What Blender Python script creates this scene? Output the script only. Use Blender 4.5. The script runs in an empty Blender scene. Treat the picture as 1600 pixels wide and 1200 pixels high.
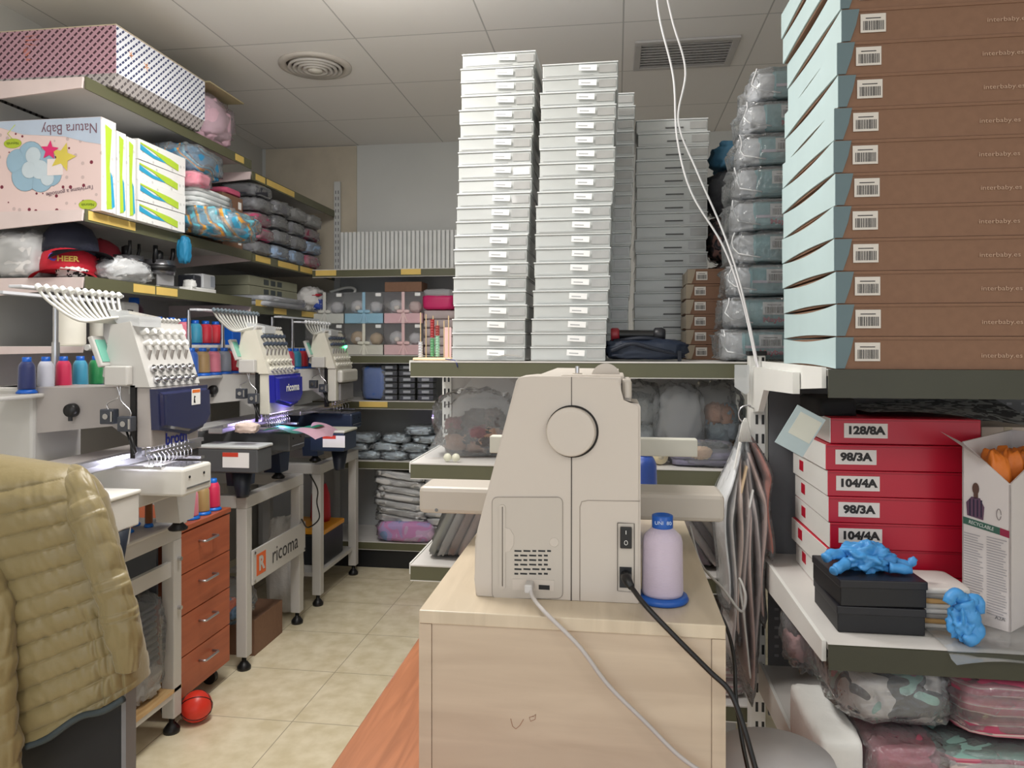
import bpy, bmesh, math, random
from mathutils import Vector, Matrix, Euler, noise
random.seed(7)
C = bpy.context.scene.collection
SC = bpy.context.scene
# ---------------------------------------------------------------- camera, world, light
F, CX, HY, CZ, YAW = 1155.0, 800.0, 541.0, 1.30, math.radians(8)
cam_d = bpy.data.cameras.new('camera'); cam = bpy.data.objects.new('camera', cam_d); C.objects.link(cam)
cam.location = (0, 0, CZ); cam.rotation_euler = (math.radians(90), 0, YAW)
cam_d.sensor_width = 36; cam_d.lens = 36*F/1600; cam_d.shift_y = -59/1600; cam_d.clip_start = .05
SC.camera = cam
SC.view_settings.view_transform = 'Standard'; SC.view_settings.look = 'None'
SC.view_settings.gamma = 1; SC.view_settings.exposure = 0.62; SC.view_settings.use_curve_mapping = False
w = bpy.data.worlds.new('world'); SC.world = w; w.use_nodes = True
w.node_tree.nodes['Background'].inputs[0].default_value = (.93, .96, 1, 1)
w.node_tree.nodes['Background'].inputs[1].default_value = 0.82
def area(name, loc, sx, sy, power, col=(1, .97, .93)):
    l = bpy.data.lights.new(name, 'AREA'); l.shape = 'RECTANGLE'; l.size = sx; l.size_y = sy; l.energy = power; l.color = col
    o = bpy.data.objects.new(name, l); C.objects.link(o); o.location = loc; return o
LAMPS = [(-0.85, 1.50, 13), (-0.85, -1.1, 11), (1.4, -0.6, 5), (-0.85, 2.24, 12)]  # last entry: unseen lamp added to brighten the machines and the back area
for lx, ly, lp in LAMPS:
    area('ceiling_lamp_light', (lx, ly, 2.57), .5, .5, lp)
    l_ = bpy.data.lights.new('ceiling_fill_light', 'POINT'); l_.energy = lp*.32; l_.color = (1, .97, .93); l_.shadow_soft_size = .12      # added point lamp that brightens the ceiling; the fitting has no bowl
    o_ = bpy.data.objects.new('ceiling_fill_light', l_); C.objects.link(o_); o_.location = (lx, ly, 2.36)

# ---------------------------------------------------------------- helpers
def ray(px, py):
    u = (px-CX)/F
    return Vector((-math.sin(YAW)+math.cos(YAW)*u, math.cos(YAW)+math.sin(YAW)*u, (HY-py)/F))
def at(px, py, Y):            # point of the plane y = Y seen at this pixel
    r = ray(px, py); t = Y/r.y; return Vector((r.x*t, Y, CZ+r.z*t))
def atx(px, py, X):
    r = ray(px, py); t = X/r.x; return Vector((X, r.y*t, CZ+r.z*t))
def lin(c):
    c = c/255
    return c/12.92 if c <= .04045 else ((c+.055)/1.055)**2.4
def rgb(r, g, b): return (lin(r), lin(g), lin(b), 1)
MC = {}
def mat(r, g, b, rough=.5, metal=0, var=.06, scale=8, bump=0, bscale=60, sheen=0, coat=0, key=None):
    k = (r, g, b, rough, metal, var, scale, bump, bscale, sheen, coat)
    if k in MC: return MC[k]
    m = bpy.data.materials.new('surface_%d' % len(MC)); m.use_nodes = True; N = m.node_tree.nodes; L = m.node_tree.links
    p = N['Principled BSDF']; p.inputs['Roughness'].default_value = rough; p.inputs['Metallic'].default_value = metal
    p.inputs['Sheen Weight'].default_value = sheen; p.inputs['Coat Weight'].default_value = coat
    tc = N.new('ShaderNodeTexCoord'); n = N.new('ShaderNodeTexNoise'); n.inputs['Scale'].default_value = scale; n.inputs['Detail'].default_value = 3
    L.new(tc.outputs['Object'], n.inputs['Vector'])
    cr = N.new('ShaderNodeValToRGB'); L.new(n.outputs['Fac'], cr.inputs['Fac'])
    c = rgb(r, g, b); e = cr.color_ramp.elements
    e[0].position = .3; e[1].position = .7
    e[0].color = tuple(x*(1-var) for x in c[:3])+(1,); e[1].color = tuple(min(1, x*(1+var)) for x in c[:3])+(1,)
    L.new(cr.outputs['Color'], p.inputs['Base Color'])
    if bump:
        n2 = N.new('ShaderNodeTexNoise'); n2.inputs['Scale'].default_value = bscale; n2.inputs['Detail'].default_value = 4
        L.new(tc.outputs['Object'], n2.inputs['Vector'])
        b_ = N.new('ShaderNodeBump'); b_.inputs['Strength'].default_value = bump; b_.inputs['Distance'].default_value = .004
        L.new(n2.outputs['Fac'], b_.inputs['Height']); L.new(b_.outputs['Normal'], p.inputs['Normal'])
    MC[k] = m; return m
def ramp_mat(name, build, rough=.5):
    m = bpy.data.materials.new(name); m.use_nodes = True; N = m.node_tree.nodes; L = m.node_tree.links
    p = N['Principled BSDF']; p.inputs['Roughness'].default_value = rough
    tc = N.new('ShaderNodeTexCoord'); build(N, L, p, tc); return m
def clear(name='clear_plastic', tint=(250, 251, 252), gloss=.16, bump=.5, scale=25, opac=.13):
    m = bpy.data.materials.new(name); m.use_nodes = True; N = m.node_tree.nodes; L = m.node_tree.links
    for n in list(N):
        if n.type != 'OUTPUT_MATERIAL': N.remove(n)
    out = [n for n in N if n.type == 'OUTPUT_MATERIAL'][0]
    tr = N.new('ShaderNodeBsdfTransparent'); tr.inputs[0].default_value = rgb(*tint)
    gl = N.new('ShaderNodeBsdfGlossy'); gl.inputs['Roughness'].default_value = .12; gl.inputs[0].default_value = (1, 1, 1, 1)
    df = N.new('ShaderNodeBsdfDiffuse'); df.inputs[0].default_value = rgb(225, 228, 230)
    tc = N.new('ShaderNodeTexCoord'); n = N.new('ShaderNodeTexNoise'); n.inputs['Scale'].default_value = scale; n.inputs['Detail'].default_value = 3
    n.inputs['Distortion'].default_value = 1.2
    L.new(tc.outputs['Object'], n.inputs['Vector'])
    b = N.new('ShaderNodeBump'); b.inputs['Strength'].default_value = bump; b.inputs['Distance'].default_value = .01
    L.new(n.outputs['Fac'], b.inputs['Height']); L.new(b.outputs['Normal'], gl.inputs['Normal'])
    fr = N.new('ShaderNodeLayerWeight'); fr.inputs[0].default_value = gloss; L.new(b.outputs['Normal'], fr.inputs['Normal'])
    m1 = N.new('ShaderNodeMixShader'); m1.inputs[0].default_value = opac; L.new(tr.outputs[0], m1.inputs[1]); L.new(df.outputs[0], m1.inputs[2])
    m2 = N.new('ShaderNodeMixShader'); L.new(fr.outputs['Fresnel'], m2.inputs[0]); L.new(m1.outputs[0], m2.inputs[1]); L.new(gl.outputs[0], m2.inputs[2])
    L.new(m2.outputs[0], out.inputs[0]); return m
PLASTIC = clear(); MISTY = clear('cloudy_plastic', opac=.45, scale=40, bump=.6)
CRINK = clear('crinkled_plastic', opac=.17, gloss=.36, bump=1.4, scale=32)
FILM = clear('clear_film', opac=.06, gloss=.12, bump=.3)

class MB:
    def __init__(s): s.bm = bmesh.new(); s.mi = 0
    def _faces(s, vs, fs, smooth=False):
        V = [s.bm.verts.new(v) for v in vs]; out = []
        for f in fs:
            try: q = s.bm.faces.new([V[i] for i in f])
            except ValueError: continue
            q.material_index = s.mi; q.smooth = smooth; out.append(q)
        return V, out
    def box(s, c, d, rot=None, bev=0, seg=2):
        x, y, z = d[0]/2, d[1]/2, d[2]/2
        vs = [Vector((a*x, b*y, e*z)) for a in (-1, 1) for b in (-1, 1) for e in (-1, 1)]
        M = Euler(rot).to_matrix() if rot is not None else None
        vs = [(M @ v if M else v)+Vector(c) for v in vs]
        fs = [(0, 1, 3, 2), (4, 6, 7, 5), (0, 4, 5, 1), (2, 3, 7, 6), (0, 2, 6, 4), (1, 5, 7, 3)]
        V, FF = s._faces(vs, fs)
        if bev:
            ed = list({e for f in FF for e in f.edges})
            bmesh.ops.bevel(s.bm, geom=ed, offset=min(bev, min(d)*.45), segments=seg, affect='EDGES', profile=.5)
        return s
    def bb(s, a, b, bev=0):          # box from two corners
        return s.box([(a[i]+b[i])/2 for i in range(3)], [abs(b[i]-a[i]) for i in range(3)], bev=bev)
    def prism(s, poly, axis, d0, d1):     # poly of 2-D points in the two other axes
        def mk(p, d):
            if axis == 'x': return Vector((d, p[0], p[1]))
            if axis == 'y': return Vector((p[0], d, p[1]))
            return Vector((p[0], p[1], d))
        n = len(poly); vs = [mk(p, d0) for p in poly]+[mk(p, d1) for p in poly]
        fs = [tuple(range(n)), tuple(range(2*n-1, n-1, -1))]+[(i, i+n, (i+1) % n+n, (i+1) % n) for i in range(n)]
        s._faces(vs, fs); return s
    def cyl(s, p0, p1, r0, r1=None, n=16, smooth=True, caps=True):
        p0 = Vector(p0); p1 = Vector(p1); r1 = r0 if r1 is None else r1
        d = (p1-p0).normalized(); a = d.orthogonal().normalized(); b = d.cross(a)
        vs = []
        for p, r in ((p0, r0), (p1, r1)):
            for i in range(n):
                t = 2*math.pi*i/n; vs.append(p+(a*math.cos(t)+b*math.sin(t))*r)
        s._faces(vs, [(i, (i+1) % n, (i+1) % n+n, i+n) for i in range(n)], smooth)
        if caps:
            s._faces(vs[:n], [tuple(range(n))[::-1]]); s._faces(vs[n:], [tuple(range(n))])
        return s
    def tube(s, pts, r, n=8, smooth=True):
        pts = [Vector(p) for p in pts]; m = len(pts); R = r if isinstance(r, (list, tuple)) else [r]*m
        a = None; vs = []
        for i, p in enumerate(pts):
            d = (pts[min(i+1, m-1)]-pts[max(i-1, 0)]).normalized()
            a = d.orthogonal().normalized() if a is None else (a-d*a.dot(d)).normalized()
            b = d.cross(a)
            for k in range(n):
                t = 2*math.pi*k/n; vs.append(p+(a*math.cos(t)+b*math.sin(t))*R[i])
        fs = [(i*n+k, i*n+(k+1) % n, (i+1)*n+(k+1) % n, (i+1)*n+k) for i in range(m-1) for k in range(n)]
        fs += [tuple(range(n))[::-1], tuple(range((m-1)*n, m*n))]
        s._faces(vs, fs, smooth); return s
    def lathe(s, prof, c=(0, 0, 0), n=20, axis='z', smooth=True):
        vs = []; c = Vector(c)
        for r, h in prof:
            for i in range(n):
                t = 2*math.pi*i/n; x, y = r*math.cos(t), r*math.sin(t)
                vs.append(c+(Vector((x, y, h)) if axis == 'z' else Vector((h, x, y)) if axis == 'x' else Vector((y, h, x))))
        m = len(prof); fs = [(j*n+i, j*n+(i+1) % n, (j+1)*n+(i+1) % n, (j+1)*n+i) for j in range(m-1) for i in range(n)]
        fs += [tuple(range(n))[::-1], tuple(range((m-1)*n, m*n))]
        s._faces(vs, fs, smooth); return s
    def surf(s, f, nu, nv, cu=False, smooth=True):
        vs = [Vector(f(i/(nu if cu else nu-1), j/(nv-1))) for j in range(nv) for i in range(nu)]
        fs = []
        for j in range(nv-1):
            for i in range(nu if cu else nu-1):
                k = (i+1) % nu; fs.append((j*nu+i, j*nu+k, (j+1)*nu+k, (j+1)*nu+i))
        if cu: fs += [tuple(range(nu))[::-1], tuple(range((nv-1)*nu, nv*nu))]
        s._faces(vs, fs, smooth); return s
    def blob(s, c, d, seed=0, amp=.12, freq=3, p=.6, nu=36, nv=20, flat=False):   # soft rounded pillow
        c = Vector(c); hx, hy, hz = d[0]/2, d[1]/2, d[2]/2; off = Vector((seed*7.3, seed*3.1, seed*1.7))
        def sp(v, e): return math.copysign(abs(v)**e, v)
        def f(u, v):
            t = 2*math.pi*u; ph = math.pi*(v*.996+.002-.5)
            q = Vector((sp(math.cos(ph), p)*sp(math.cos(t), p), sp(math.cos(ph), p)*sp(math.sin(t), p), sp(math.sin(ph), p)))
            k = 1+amp*noise.noise(q*freq+off)+amp*.5*noise.noise(q*freq*2.7+off)
            z = q.z*k
            if flat and z < -.93: z = -.93
            return c+Vector((q.x*k*hx, q.y*k*hy, z*hz))
        return s.surf(f, nu, nv, cu=True)
    def build(s, name, m, parent=None, loc=(0, 0, 0), rot=(0, 0, 0)):
        bmesh.ops.recalc_face_normals(s.bm, faces=s.bm.faces)
        me = bpy.data.meshes.new(name); s.bm.to_mesh(me); s.bm.free()
        for x in (m if isinstance(m, (list, tuple)) else [m]): me.materials.append(x)
        o = bpy.data.objects.new(name, me); C.objects.link(o); o.parent = parent; o.location = loc; o.rotation_euler = rot
        return o
def tag(o, label=None, cat=None, group=None, kind=None):
    if label: o['label'] = label
    if cat: o['category'] = cat
    if group: o['group'] = group
    if kind: o['kind'] = kind
    return o
def thing(name, label, cat, loc=(0, 0, 0), rz=0, group=None, rot=None):
    o = bpy.data.objects.new(name, None); C.objects.link(o); o.empty_display_size = .05
    o.location = loc; o.rotation_euler = rot if rot else (0, 0, rz); return tag(o, label, cat, group)
def kids(o): return [c for c in bpy.data.objects if c.parent == o]
def dup(root, loc, rz=0, label=None, group=None, scale=None, tree=None):
    def cp(o, par):
        c = o.copy(); C.objects.link(c); c.parent = par
        for k in kidmap(o): cp(k, c)
        return c
    r = cp(root, None); r.location = loc; r.rotation_euler = (0, 0, rz)
    if label: r['label'] = label
    if group: r['group'] = group
    if scale: r.scale = scale
    return r
_km = {}
def kidmap(o):
    if o.name not in _km: _km[o.name] = kids(o)
    return _km[o.name]
ORD = ['topmost', 'second from the top', 'third from the top', 'fourth from the top', 'fifth from the top', 'sixth from the top', 'seventh from the top', 'eighth from the top',
       'ninth from the top', 'tenth from the top', 'eleventh from the top', 'twelfth from the top', 'thirteenth from the top', 'fourteenth from the top',
       'fifteenth from the top', 'sixteenth from the top', 'seventeenth from the top', 'eighteenth from the top', 'nineteenth from the top', 'twentieth from the top',
       'twenty-first from the top', 'twenty-second from the top']
def order(i, n): return 'bottom one' if i == n-1 else ORD[i]
ROT = {'-y': (math.pi/2, 0, 0), '+x': (math.pi/2, 0, math.pi/2), '-x': (math.pi/2, 0, -math.pi/2), '+z': (0, 0, 0)}
_tx = {}
def text(s, size, m, parent, loc, face='-y', name='lettering', flip=False, sx=1, bold=0, roll=0):
    k = (s, size, sx, bold)
    if k not in _tx:
        cu = bpy.data.curves.new('t', 'FONT'); cu.body = s; cu.size = size; cu.extrude = .0002; cu.align_x = 'CENTER'; cu.align_y = 'CENTER'; cu.offset = bold; cu.resolution_u = 3
        o = bpy.data.objects.new('t', cu); C.objects.link(o); dg = bpy.context.evaluated_depsgraph_get()
        me = bpy.data.meshes.new_from_object(o.evaluated_get(dg)); me.transform(Matrix.Diagonal((sx, 1, 1, 1)))
        bpy.data.objects.remove(o); me.materials.clear(); _tx[k] = me
    me = _tx[k].copy(); me.materials.append(m)
    o = bpy.data.objects.new(name, me); C.objects.link(o); o.parent = parent; o.location = loc
    R = Euler(ROT[face] if isinstance(face, str) else face).to_matrix() @ Matrix.Rotation(roll+(math.pi if flip else 0), 3, 'Z')
    o.rotation_euler = R.to_euler(); return o
WHITE = mat(232, 232, 228, .45, var=.02); BLACK = mat(18, 18, 20, .4); INK = mat(35, 32, 34, .6, var=.02); CHROME = mat(205, 205, 208, .22, 1, var=.02)
PAPER = mat(240, 240, 238, .7, var=.02); CREAMM = mat(206, 203, 190, .45, var=.02); OLIVE = mat(92, 92, 68, .45, var=.04); YEL = mat(222, 190, 105, .6)
SHELFW = mat(215, 212, 208, .45, var=.03); GREYP = mat(120, 122, 124, .6, var=.03); NAVY = mat(28, 34, 62, .35); BLUE = mat(20, 90, 190, .35)
def barcode(mb, c, wd, h, face='-y', bars=True, white=0, ink=1):   # white label with dark bars standing off a face
    c = Vector(c)
    def q(u0, u1, v0, v1, d0, d1):
        if face == '-y': mb.bb((c.x+u0, c.y-d0, c.z+v0), (c.x+u1, c.y-d1, c.z+v1))
        else: mb.bb((c.x+d0, c.y+u0, c.z+v0), (c.x+d1, c.y+u1, c.z+v1))
    mb.mi = white; q(-wd/2, wd/2, -h/2, h/2, 0, .0006)
    mb.mi = ink
    if bars:
        rr = random.Random(3); u = -wd*.4
        while u < wd*.4:
            t = rr.choice((.012, .02, .035))*wd; q(u, min(u+t, wd*.42), -h*.38, h*.12, .0006, .0009); u += t+rr.choice((.015, .03))*wd
        q(-wd*.3, wd*.3, h*.24, h*.29, .0006, .0009)
    mb.mi = 0
# ---------------------------------------------------------------- the room
def st(o): o['kind'] = 'structure'; return o
def floor_mat():
    def b(N, L, p, tc):
        mp = N.new('ShaderNodeMapping'); mp.inputs['Location'].default_value = (1.11, -2.43, 0); L.new(tc.outputs['Object'], mp.inputs[0])
        br = N.new('ShaderNodeTexBrick'); br.offset = 0; br.inputs['Scale'].default_value = 1; br.inputs['Mortar Size'].default_value = .0018
        br.inputs['Brick Width'].default_value = .4; br.inputs['Row Height'].default_value = .39
        L.new(mp.outputs[0], br.inputs[0])
        n = N.new('ShaderNodeTexNoise'); n.inputs['Scale'].default_value = 14; n.inputs['Detail'].default_value = 6; L.new(tc.outputs['Object'], n.inputs[0])
        cr = N.new('ShaderNodeValToRGB'); L.new(n.outputs[0], cr.inputs[0]); cr.color_ramp.elements[0].color = rgb(216, 203, 170); cr.color_ramp.elements[1].color = rgb(233, 222, 194)
        cr.color_ramp.elements[0].position = .35; cr.color_ramp.elements[1].position = .65
        L.new(cr.outputs[0], br.inputs['Color1']); L.new(cr.outputs[0], br.inputs['Color2']); br.inputs['Mortar'].default_value = rgb(172, 162, 140)
        L.new(br.outputs[0], p.inputs['Base Color'])
    return ramp_mat('floor_tiles', b, .22)
def ceil_mat():
    def b(N, L, p, tc):
        mp = N.new('ShaderNodeMapping'); mp.inputs['Location'].default_value = (.53+.56*8, -3.0+.535*12, 0); L.new(tc.outputs['Object'], mp.inputs[0])
        br = N.new('ShaderNodeTexBrick'); br.offset = 0; br.inputs['Scale'].default_value = 1; br.inputs['Mortar Size'].default_value = .0035
        br.inputs['Brick Width'].default_value = .56; br.inputs['Row Height'].default_value = .535; br.inputs['Mortar Smooth'].default_value = .3
        br.inputs['Color1'].default_value = rgb(236, 233, 230); br.inputs['Color2'].default_value = rgb(231, 228, 225); br.inputs['Mortar'].default_value = rgb(186, 184, 182)
        L.new(mp.outputs[0], br.inputs[0]); L.new(br.outputs[0], p.inputs['Base Color'])
        bp = N.new('ShaderNodeBump'); bp.inputs['Strength'].default_value = .4; bp.inputs['Distance'].default_value = .004; bp.invert = True
        L.new(br.outputs['Fac'], bp.inputs['Height']); L.new(bp.outputs[0], p.inputs['Normal'])
    return ramp_mat('ceiling_tiles', b, .9)
WY, WX = 4.6, -2.31
st(MB().bb((-2.5, -2, -.05), (2.6, 4.7, 0)).build('floor', floor_mat()))
st(MB().bb((-2.5, -2, 2.6), (2.6, 4.7, 2.65)).build('ceiling', ceil_mat()))
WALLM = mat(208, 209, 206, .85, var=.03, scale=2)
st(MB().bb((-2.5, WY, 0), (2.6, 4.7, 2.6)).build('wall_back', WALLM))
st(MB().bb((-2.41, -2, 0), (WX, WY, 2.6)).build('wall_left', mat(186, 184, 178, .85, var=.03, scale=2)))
st(MB().bb((2.5, -2, 0), (2.6, WY, 2.6)).build('wall_right', WALLM))
a = MB(); a.box((-1.97, WY-.006, 2.12), (.62, .012, .95)); st(a.build('trim_1', mat(198, 188, 170, .85)))
for lx, ly, lp in LAMPS:
    r = thing('ceiling_light', 'square ceiling light panel with white frame over the %s' % {(-0.85, 1.50): 'aisle beside the wooden desk', (-0.85, 2.24): 'machine aisle, added as fill light', (-.85, -1.1): 'aisle behind the viewer', (1.4, -.6): 'right side of the room'}[(lx, ly)], 'ceiling light', (lx, ly, 2.6), group='ceiling lights')
    f = MB()
    for sx, sy, dx, dy in ((0, .28, .6, .04), (0, -.28, .6, .04), (.28, 0, .04, .52), (-.28, 0, .04, .52)): f.box((sx, sy, -.012), (dx, dy, .022))
    f.build('frame', WHITE, r)
# round air diffuser, square return grille
r = thing('ceiling_vent', 'round white ceiling vent of concentric rings', 'vent', (-1.378, 3.262, 2.6))
m = MB()
m.lathe([(.165, 0), (.165, -.008), (.135, -.014), (.13, 0)], n=48); m.build('outer_ring', mat(205, 198, 190, .5), r)
for k, rr in enumerate((.118, .096, .074, .052)):
    MB().lathe([(rr, -.002), (rr+.006, -.022-.003*k), (rr-.008, -.018-.003*k), (rr-.012, -.002)], n=40).build('ring', mat(205, 200, 194, .5), r)
MB().lathe([(.03, -.002), (.034, -.03), (.001, -.034)], n=24).build('hub', mat(215, 210, 200, .5), r)
m = MB(); m.lathe([(.129, -.0005), (.0, -.001)], n=40); m.build('backing', mat(120, 112, 105, .7), r)
r = thing('ceiling_grille', 'flat rectangular return grille set in the ceiling', 'vent', (.30, 3.35, 2.6))
m = MB()
for sx, sy, dx, dy in ((0, .15, .44, .03), (0, -.15, .44, .03), (.205, 0, .03, .27), (-.205, 0, .03, .27)): m.box((sx, sy, -.006), (dx, dy, .011), bev=.003)
m.build('frame', mat(185, 182, 180, .6), r)
m = MB()
for k in range(9): m.box((0, -.12+.03*k, -.006), (.38, .018, .003), rot=(.5, 0, 0))
m.build('louvres', mat(165, 162, 160, .6), r)

# ---------------------------------------------------------------- shelving kit
def slots(m, x, y0, z0, z1, w=.006, h=.022, pitch=.05, cols=(-.009, .009)):
    m.mi = 1; z = z0
    while z < z1:
        for c in cols: m.bb((x+c-w/2, y0-.0006, z), (x+c+w/2, y0+.0004, z+h))
        z += pitch
    m.mi = 0
def shelf_board(root, x0, x1, y0, y1, z, lip='-y', lh=.04, name='shelf', lips=True):
    m = MB(); m.bb((x0, y0, z-.012), (x1, y1, z), bev=.002)
    s = m.build(name, SHELFW, root)
    if lips:
        m = MB()
        if lip == '-y':
            m.bb((x0, y0-.006, z-lh), (x1, y0-.0005, z-.004)); e = MB(); e.bb((x0, y0-.0075, z-.0038), (x1, y0-.0002, z+.0002)); e.bb((x0, y0-.0075, z-lh-.0025), (x1, y0-.0005, z-lh-.0002)); e.build('rail_edge', SHELFW, s)
        else: m.bb((x1+.0005, y0, z-lh), (x1+.006, y1, z+.003))
        m.build('price_rail', OLIVE, s)
    return s
# left wall unit: two bays
XF = -1.80
left = thing('wall_shelving', 'long grey metal wall shelving with olive price rails along the left wall', 'shelving', (0, 0, 0))
for (y0, y1, zs) in ((2.30, 3.46, (2.22, 1.767, 1.537, 1.300)), (3.47, 4.56, (2.17, 1.762, 1.505, 1.285))):
    for k, z in enumerate(zs):
        s = shelf_board(left, -2.24, XF, y0, y1, z, '+x', lh=.04, lips=(k < 3))
        m = MB(); m.prism([(-2.24, z-.07 if k < 3 else z-.03), (XF-.004, z-.038 if k < 3 else z-.022), (XF, z-.001), (-2.24, z-.001)], 'y', y0-.009, y0-.001)
        m.build('end_bracket', mat(222, 205, 202, .45), s, loc=(0, 0, 0))
        if k == 3: MB().cyl((XF+.008, y0, z-.004), (XF+.008, y1, z-.004), .011, n=12).build('front_tube', WHITE, s)
for y in (2.32, 3.465, 4.54):
    m = MB(); m.bb((-2.30, y-.015, .01), (-2.262, y+.015, 2.4)); m.build('upright', SHELFW, left)
m = MB(); m.bb((-2.262, 2.3, 1.0), (-2.246, 4.56, 2.2)); m.build('back_panel', mat(186, 186, 184, .7, var=.04), left)
def tags_on(pts, z, parent, X=XF+.0065):
    for (a0, b0) in pts: MB().bb((X, a0, z-.033), (X+.0015, b0, z-.002)).build('price_strip', YEL, parent)
LS = {round(c.data.vertices[0].co.z, 2): c for c in []}
tags_on([(2.31, 2.56)], 1.767, left); tags_on([(2.55, 2.68), (2.69, 2.83), (3.5, 3.62)], 1.537, left)
tags_on([(3.30, 3.38)], 2.22, left); tags_on([(3.5, 3.6), (3.62, 3.95)], 2.17, left); tags_on([(3.5, 3.66), (3.75, 4.0), (4.03, 4.3), (4.33, 4.5)], 1.762, left); tags_on([(3.7, 3.85), (4.05, 4.3)], 1.505, left)

# back wall unit
back = thing('back_shelving', 'dark grey back wall shelving with olive rails at the end of the aisle', 'shelving', (0, 0, 0))
BX0, BX1, BF = -1.79, -.35, 4.20
for z, d in ((1.755, 0), (1.247, 0), (.978, 0), (.625, 0), (.155, -.02)):
    s = shelf_board(back, BX0, BX1, BF+d, 4.57, z, '-y', lh=.045)
def ytag(x0, x1, z): MB().bb((x0, BF-.0085, z-.036), (x1, BF-.0065, z-.004)).build('price_strip', YEL, back)
for p0, p1, z in ((494, 526, 1.755), (627, 658, 1.755), (562, 606, .978)):
    ytag(at(p0, 0, BF).x, at(p1, 0, BF).x, z)
MB().bb((BX0, 4.575, .01), (BX1, 4.59, 1.80)).build('back_panel', mat(176, 178, 178, .7, var=.04), back)
MB().bb((BX0, 4.19, .001), (BX1, 4.21, .105)).build('kick_plate', mat(22, 24, 28, .4), back)
m = MB(); xu = at(527, 0, 4.56).x; m.bb((xu-.02, 4.555, .01), (xu+.02, 4.574, 2.36)); slots(m, xu, 4.555, 1.8, 2.32, pitch=.04); m.build('upright', [mat(205, 206, 205, .5), GREYP], back)
g = thing('slatted_panel', 'white panel of upright slats leaning on the back wall above the shelving', 'panel', (0, 0, 0))
xa, xb = at(531, 0, 4.50).x, at(740, 0, 4.50).x; m = MB(); m.bb((xa, 4.52, 1.758), (xb, 4.53, 2.02)); m.build('backing', mat(180, 182, 180, .6), g)
m = MB(); x = xa+.012
while x < xb: m.bb((x-.009, 4.505, 1.76), (x+.009, 4.519, 2.025)); x += .0275
m.build('slats', mat(238, 239, 237, .5), g)

# middle gondola
GX0, GX1, GF, GB = -.602, .395, 2.13, 2.55
gon = thing('gondola_shelving', 'white double-sided gondola shelving with olive rails behind the wooden cabinet', 'shelving')
for z, yb in ((1.256, 2.96), (.955, GB-.02), (.654, GB-.02), (.30, GB-.02)):
    s = shelf_board(gon, GX0, GX1, GF, yb, z, '-y', lh=.045)
    for x in (GX0-.003, GX1+.003): MB().prism([(GF, z-.03), (GF, z+.002), (yb, z+.002), (yb, z-.06)], 'x', x-.002, x+.002).build('end_bracket', WHITE, s)
MB().bb((GX0+.03, GB-.012, .01), (GX1, GB+.002, 1.243)).build('back_panel', mat(206, 203, 200, .6), gon)
m = MB(); m.bb((GX0+.0, GB-.02, .01), (GX0+.032, GB+.02, 1.24)); slots(m, GX0+.016, GB-.02, .05, 1.22, pitch=.045, cols=(-.007, .007)); m.build('upright', [WHITE, BLACK], gon)

# right unit
RX0, RX1, RF, RB = .39, 1.55, 1.45, 2.10
rt = thing('tall_shelving', 'white metal shelving with slotted post and dark olive rails at the right', 'shelving')
for z, yf in ((1.256, RF), (.742, RF), (.44, RF)):
    s = MB().bb((RX0+.004, yf, z-.012), (RX1, RB-.03, z)).build('shelf', SHELFW, rt)
    MB().bb((RX0+.002, yf-.007, z-(.052 if z > 1 else .044)), (RX1, yf-.0005, z+.001)).build('price_rail', mat(58, 58, 44, .45), s)
    mm = MB(); mm.prism([(yf+.01, z-.035), (yf+.01, z+.004), (RB-.02, z+.004), (RB-.02, z-.075)], 'x', RX0-.006, RX0+.002)
    mm.build('side_bracket', WHITE, s)
mm = MB(); mm.prism([(yy, zz) for yy, zz in ((1.62, 1.20), (1.62, 1.245), (1.99, 1.245), (2.09, 1.245), (2.09, 1.12), (2.0, 1.13), (1.93, 1.19))], 'x', RX0-.022, RX0-.008); mm.build('bracket_arm', WHITE, rt)
m = MB(); m.bb((.36, RB-.02, .01), (.402, RB+.018, 1.275), bev=.002); slots(m, .381, RB-.02, .1, 1.25, w=.007, h=.026, pitch=.052, cols=(-.002, .014)); m.build('post', [WHITE, BLACK], rt)
MB().bb((.357, RB-.024, 1.275), (.405, RB+.02, 1.287), bev=.002).build('post_cap', BLACK, rt)
m = MB(); m.bb((.41, RB-.02, .3), (RX1, RB-.008, 1.243))
m.mi = 1
for i in range(14):
    for j in range(12):
        x = .9+i*.035; z = .98+j*.021
        if z < 1.22: m.bb((x, RB-.0208, z), (x+.012, RB-.0199, z+.006))
for i in range(4):
    for j in range(10): m.bb((.425+i*.022, RB-.0208, .46+j*.025), (.436+i*.022, RB-.0199, .467+j*.025))
m.build('perforated_panel', [mat(108, 110, 114, .6), mat(150, 152, 158, .5)], rt)
MB().cyl((1.5, RB, .01), (1.5, RB, 1.2), .02).build('post', WHITE, rt)
# translucent label holder at the left of the post
tag(MB().prism([(.318, 1.19), (.318, 1.25), (.356, 1.25), (.356, 1.175), (.345, 1.17)], 'y', 2.062, 2.068).build('label_holder', clear('milky_plastic', opac=.55)), 'milky clear plastic label holder beside the slotted post top', 'label holder')

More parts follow.
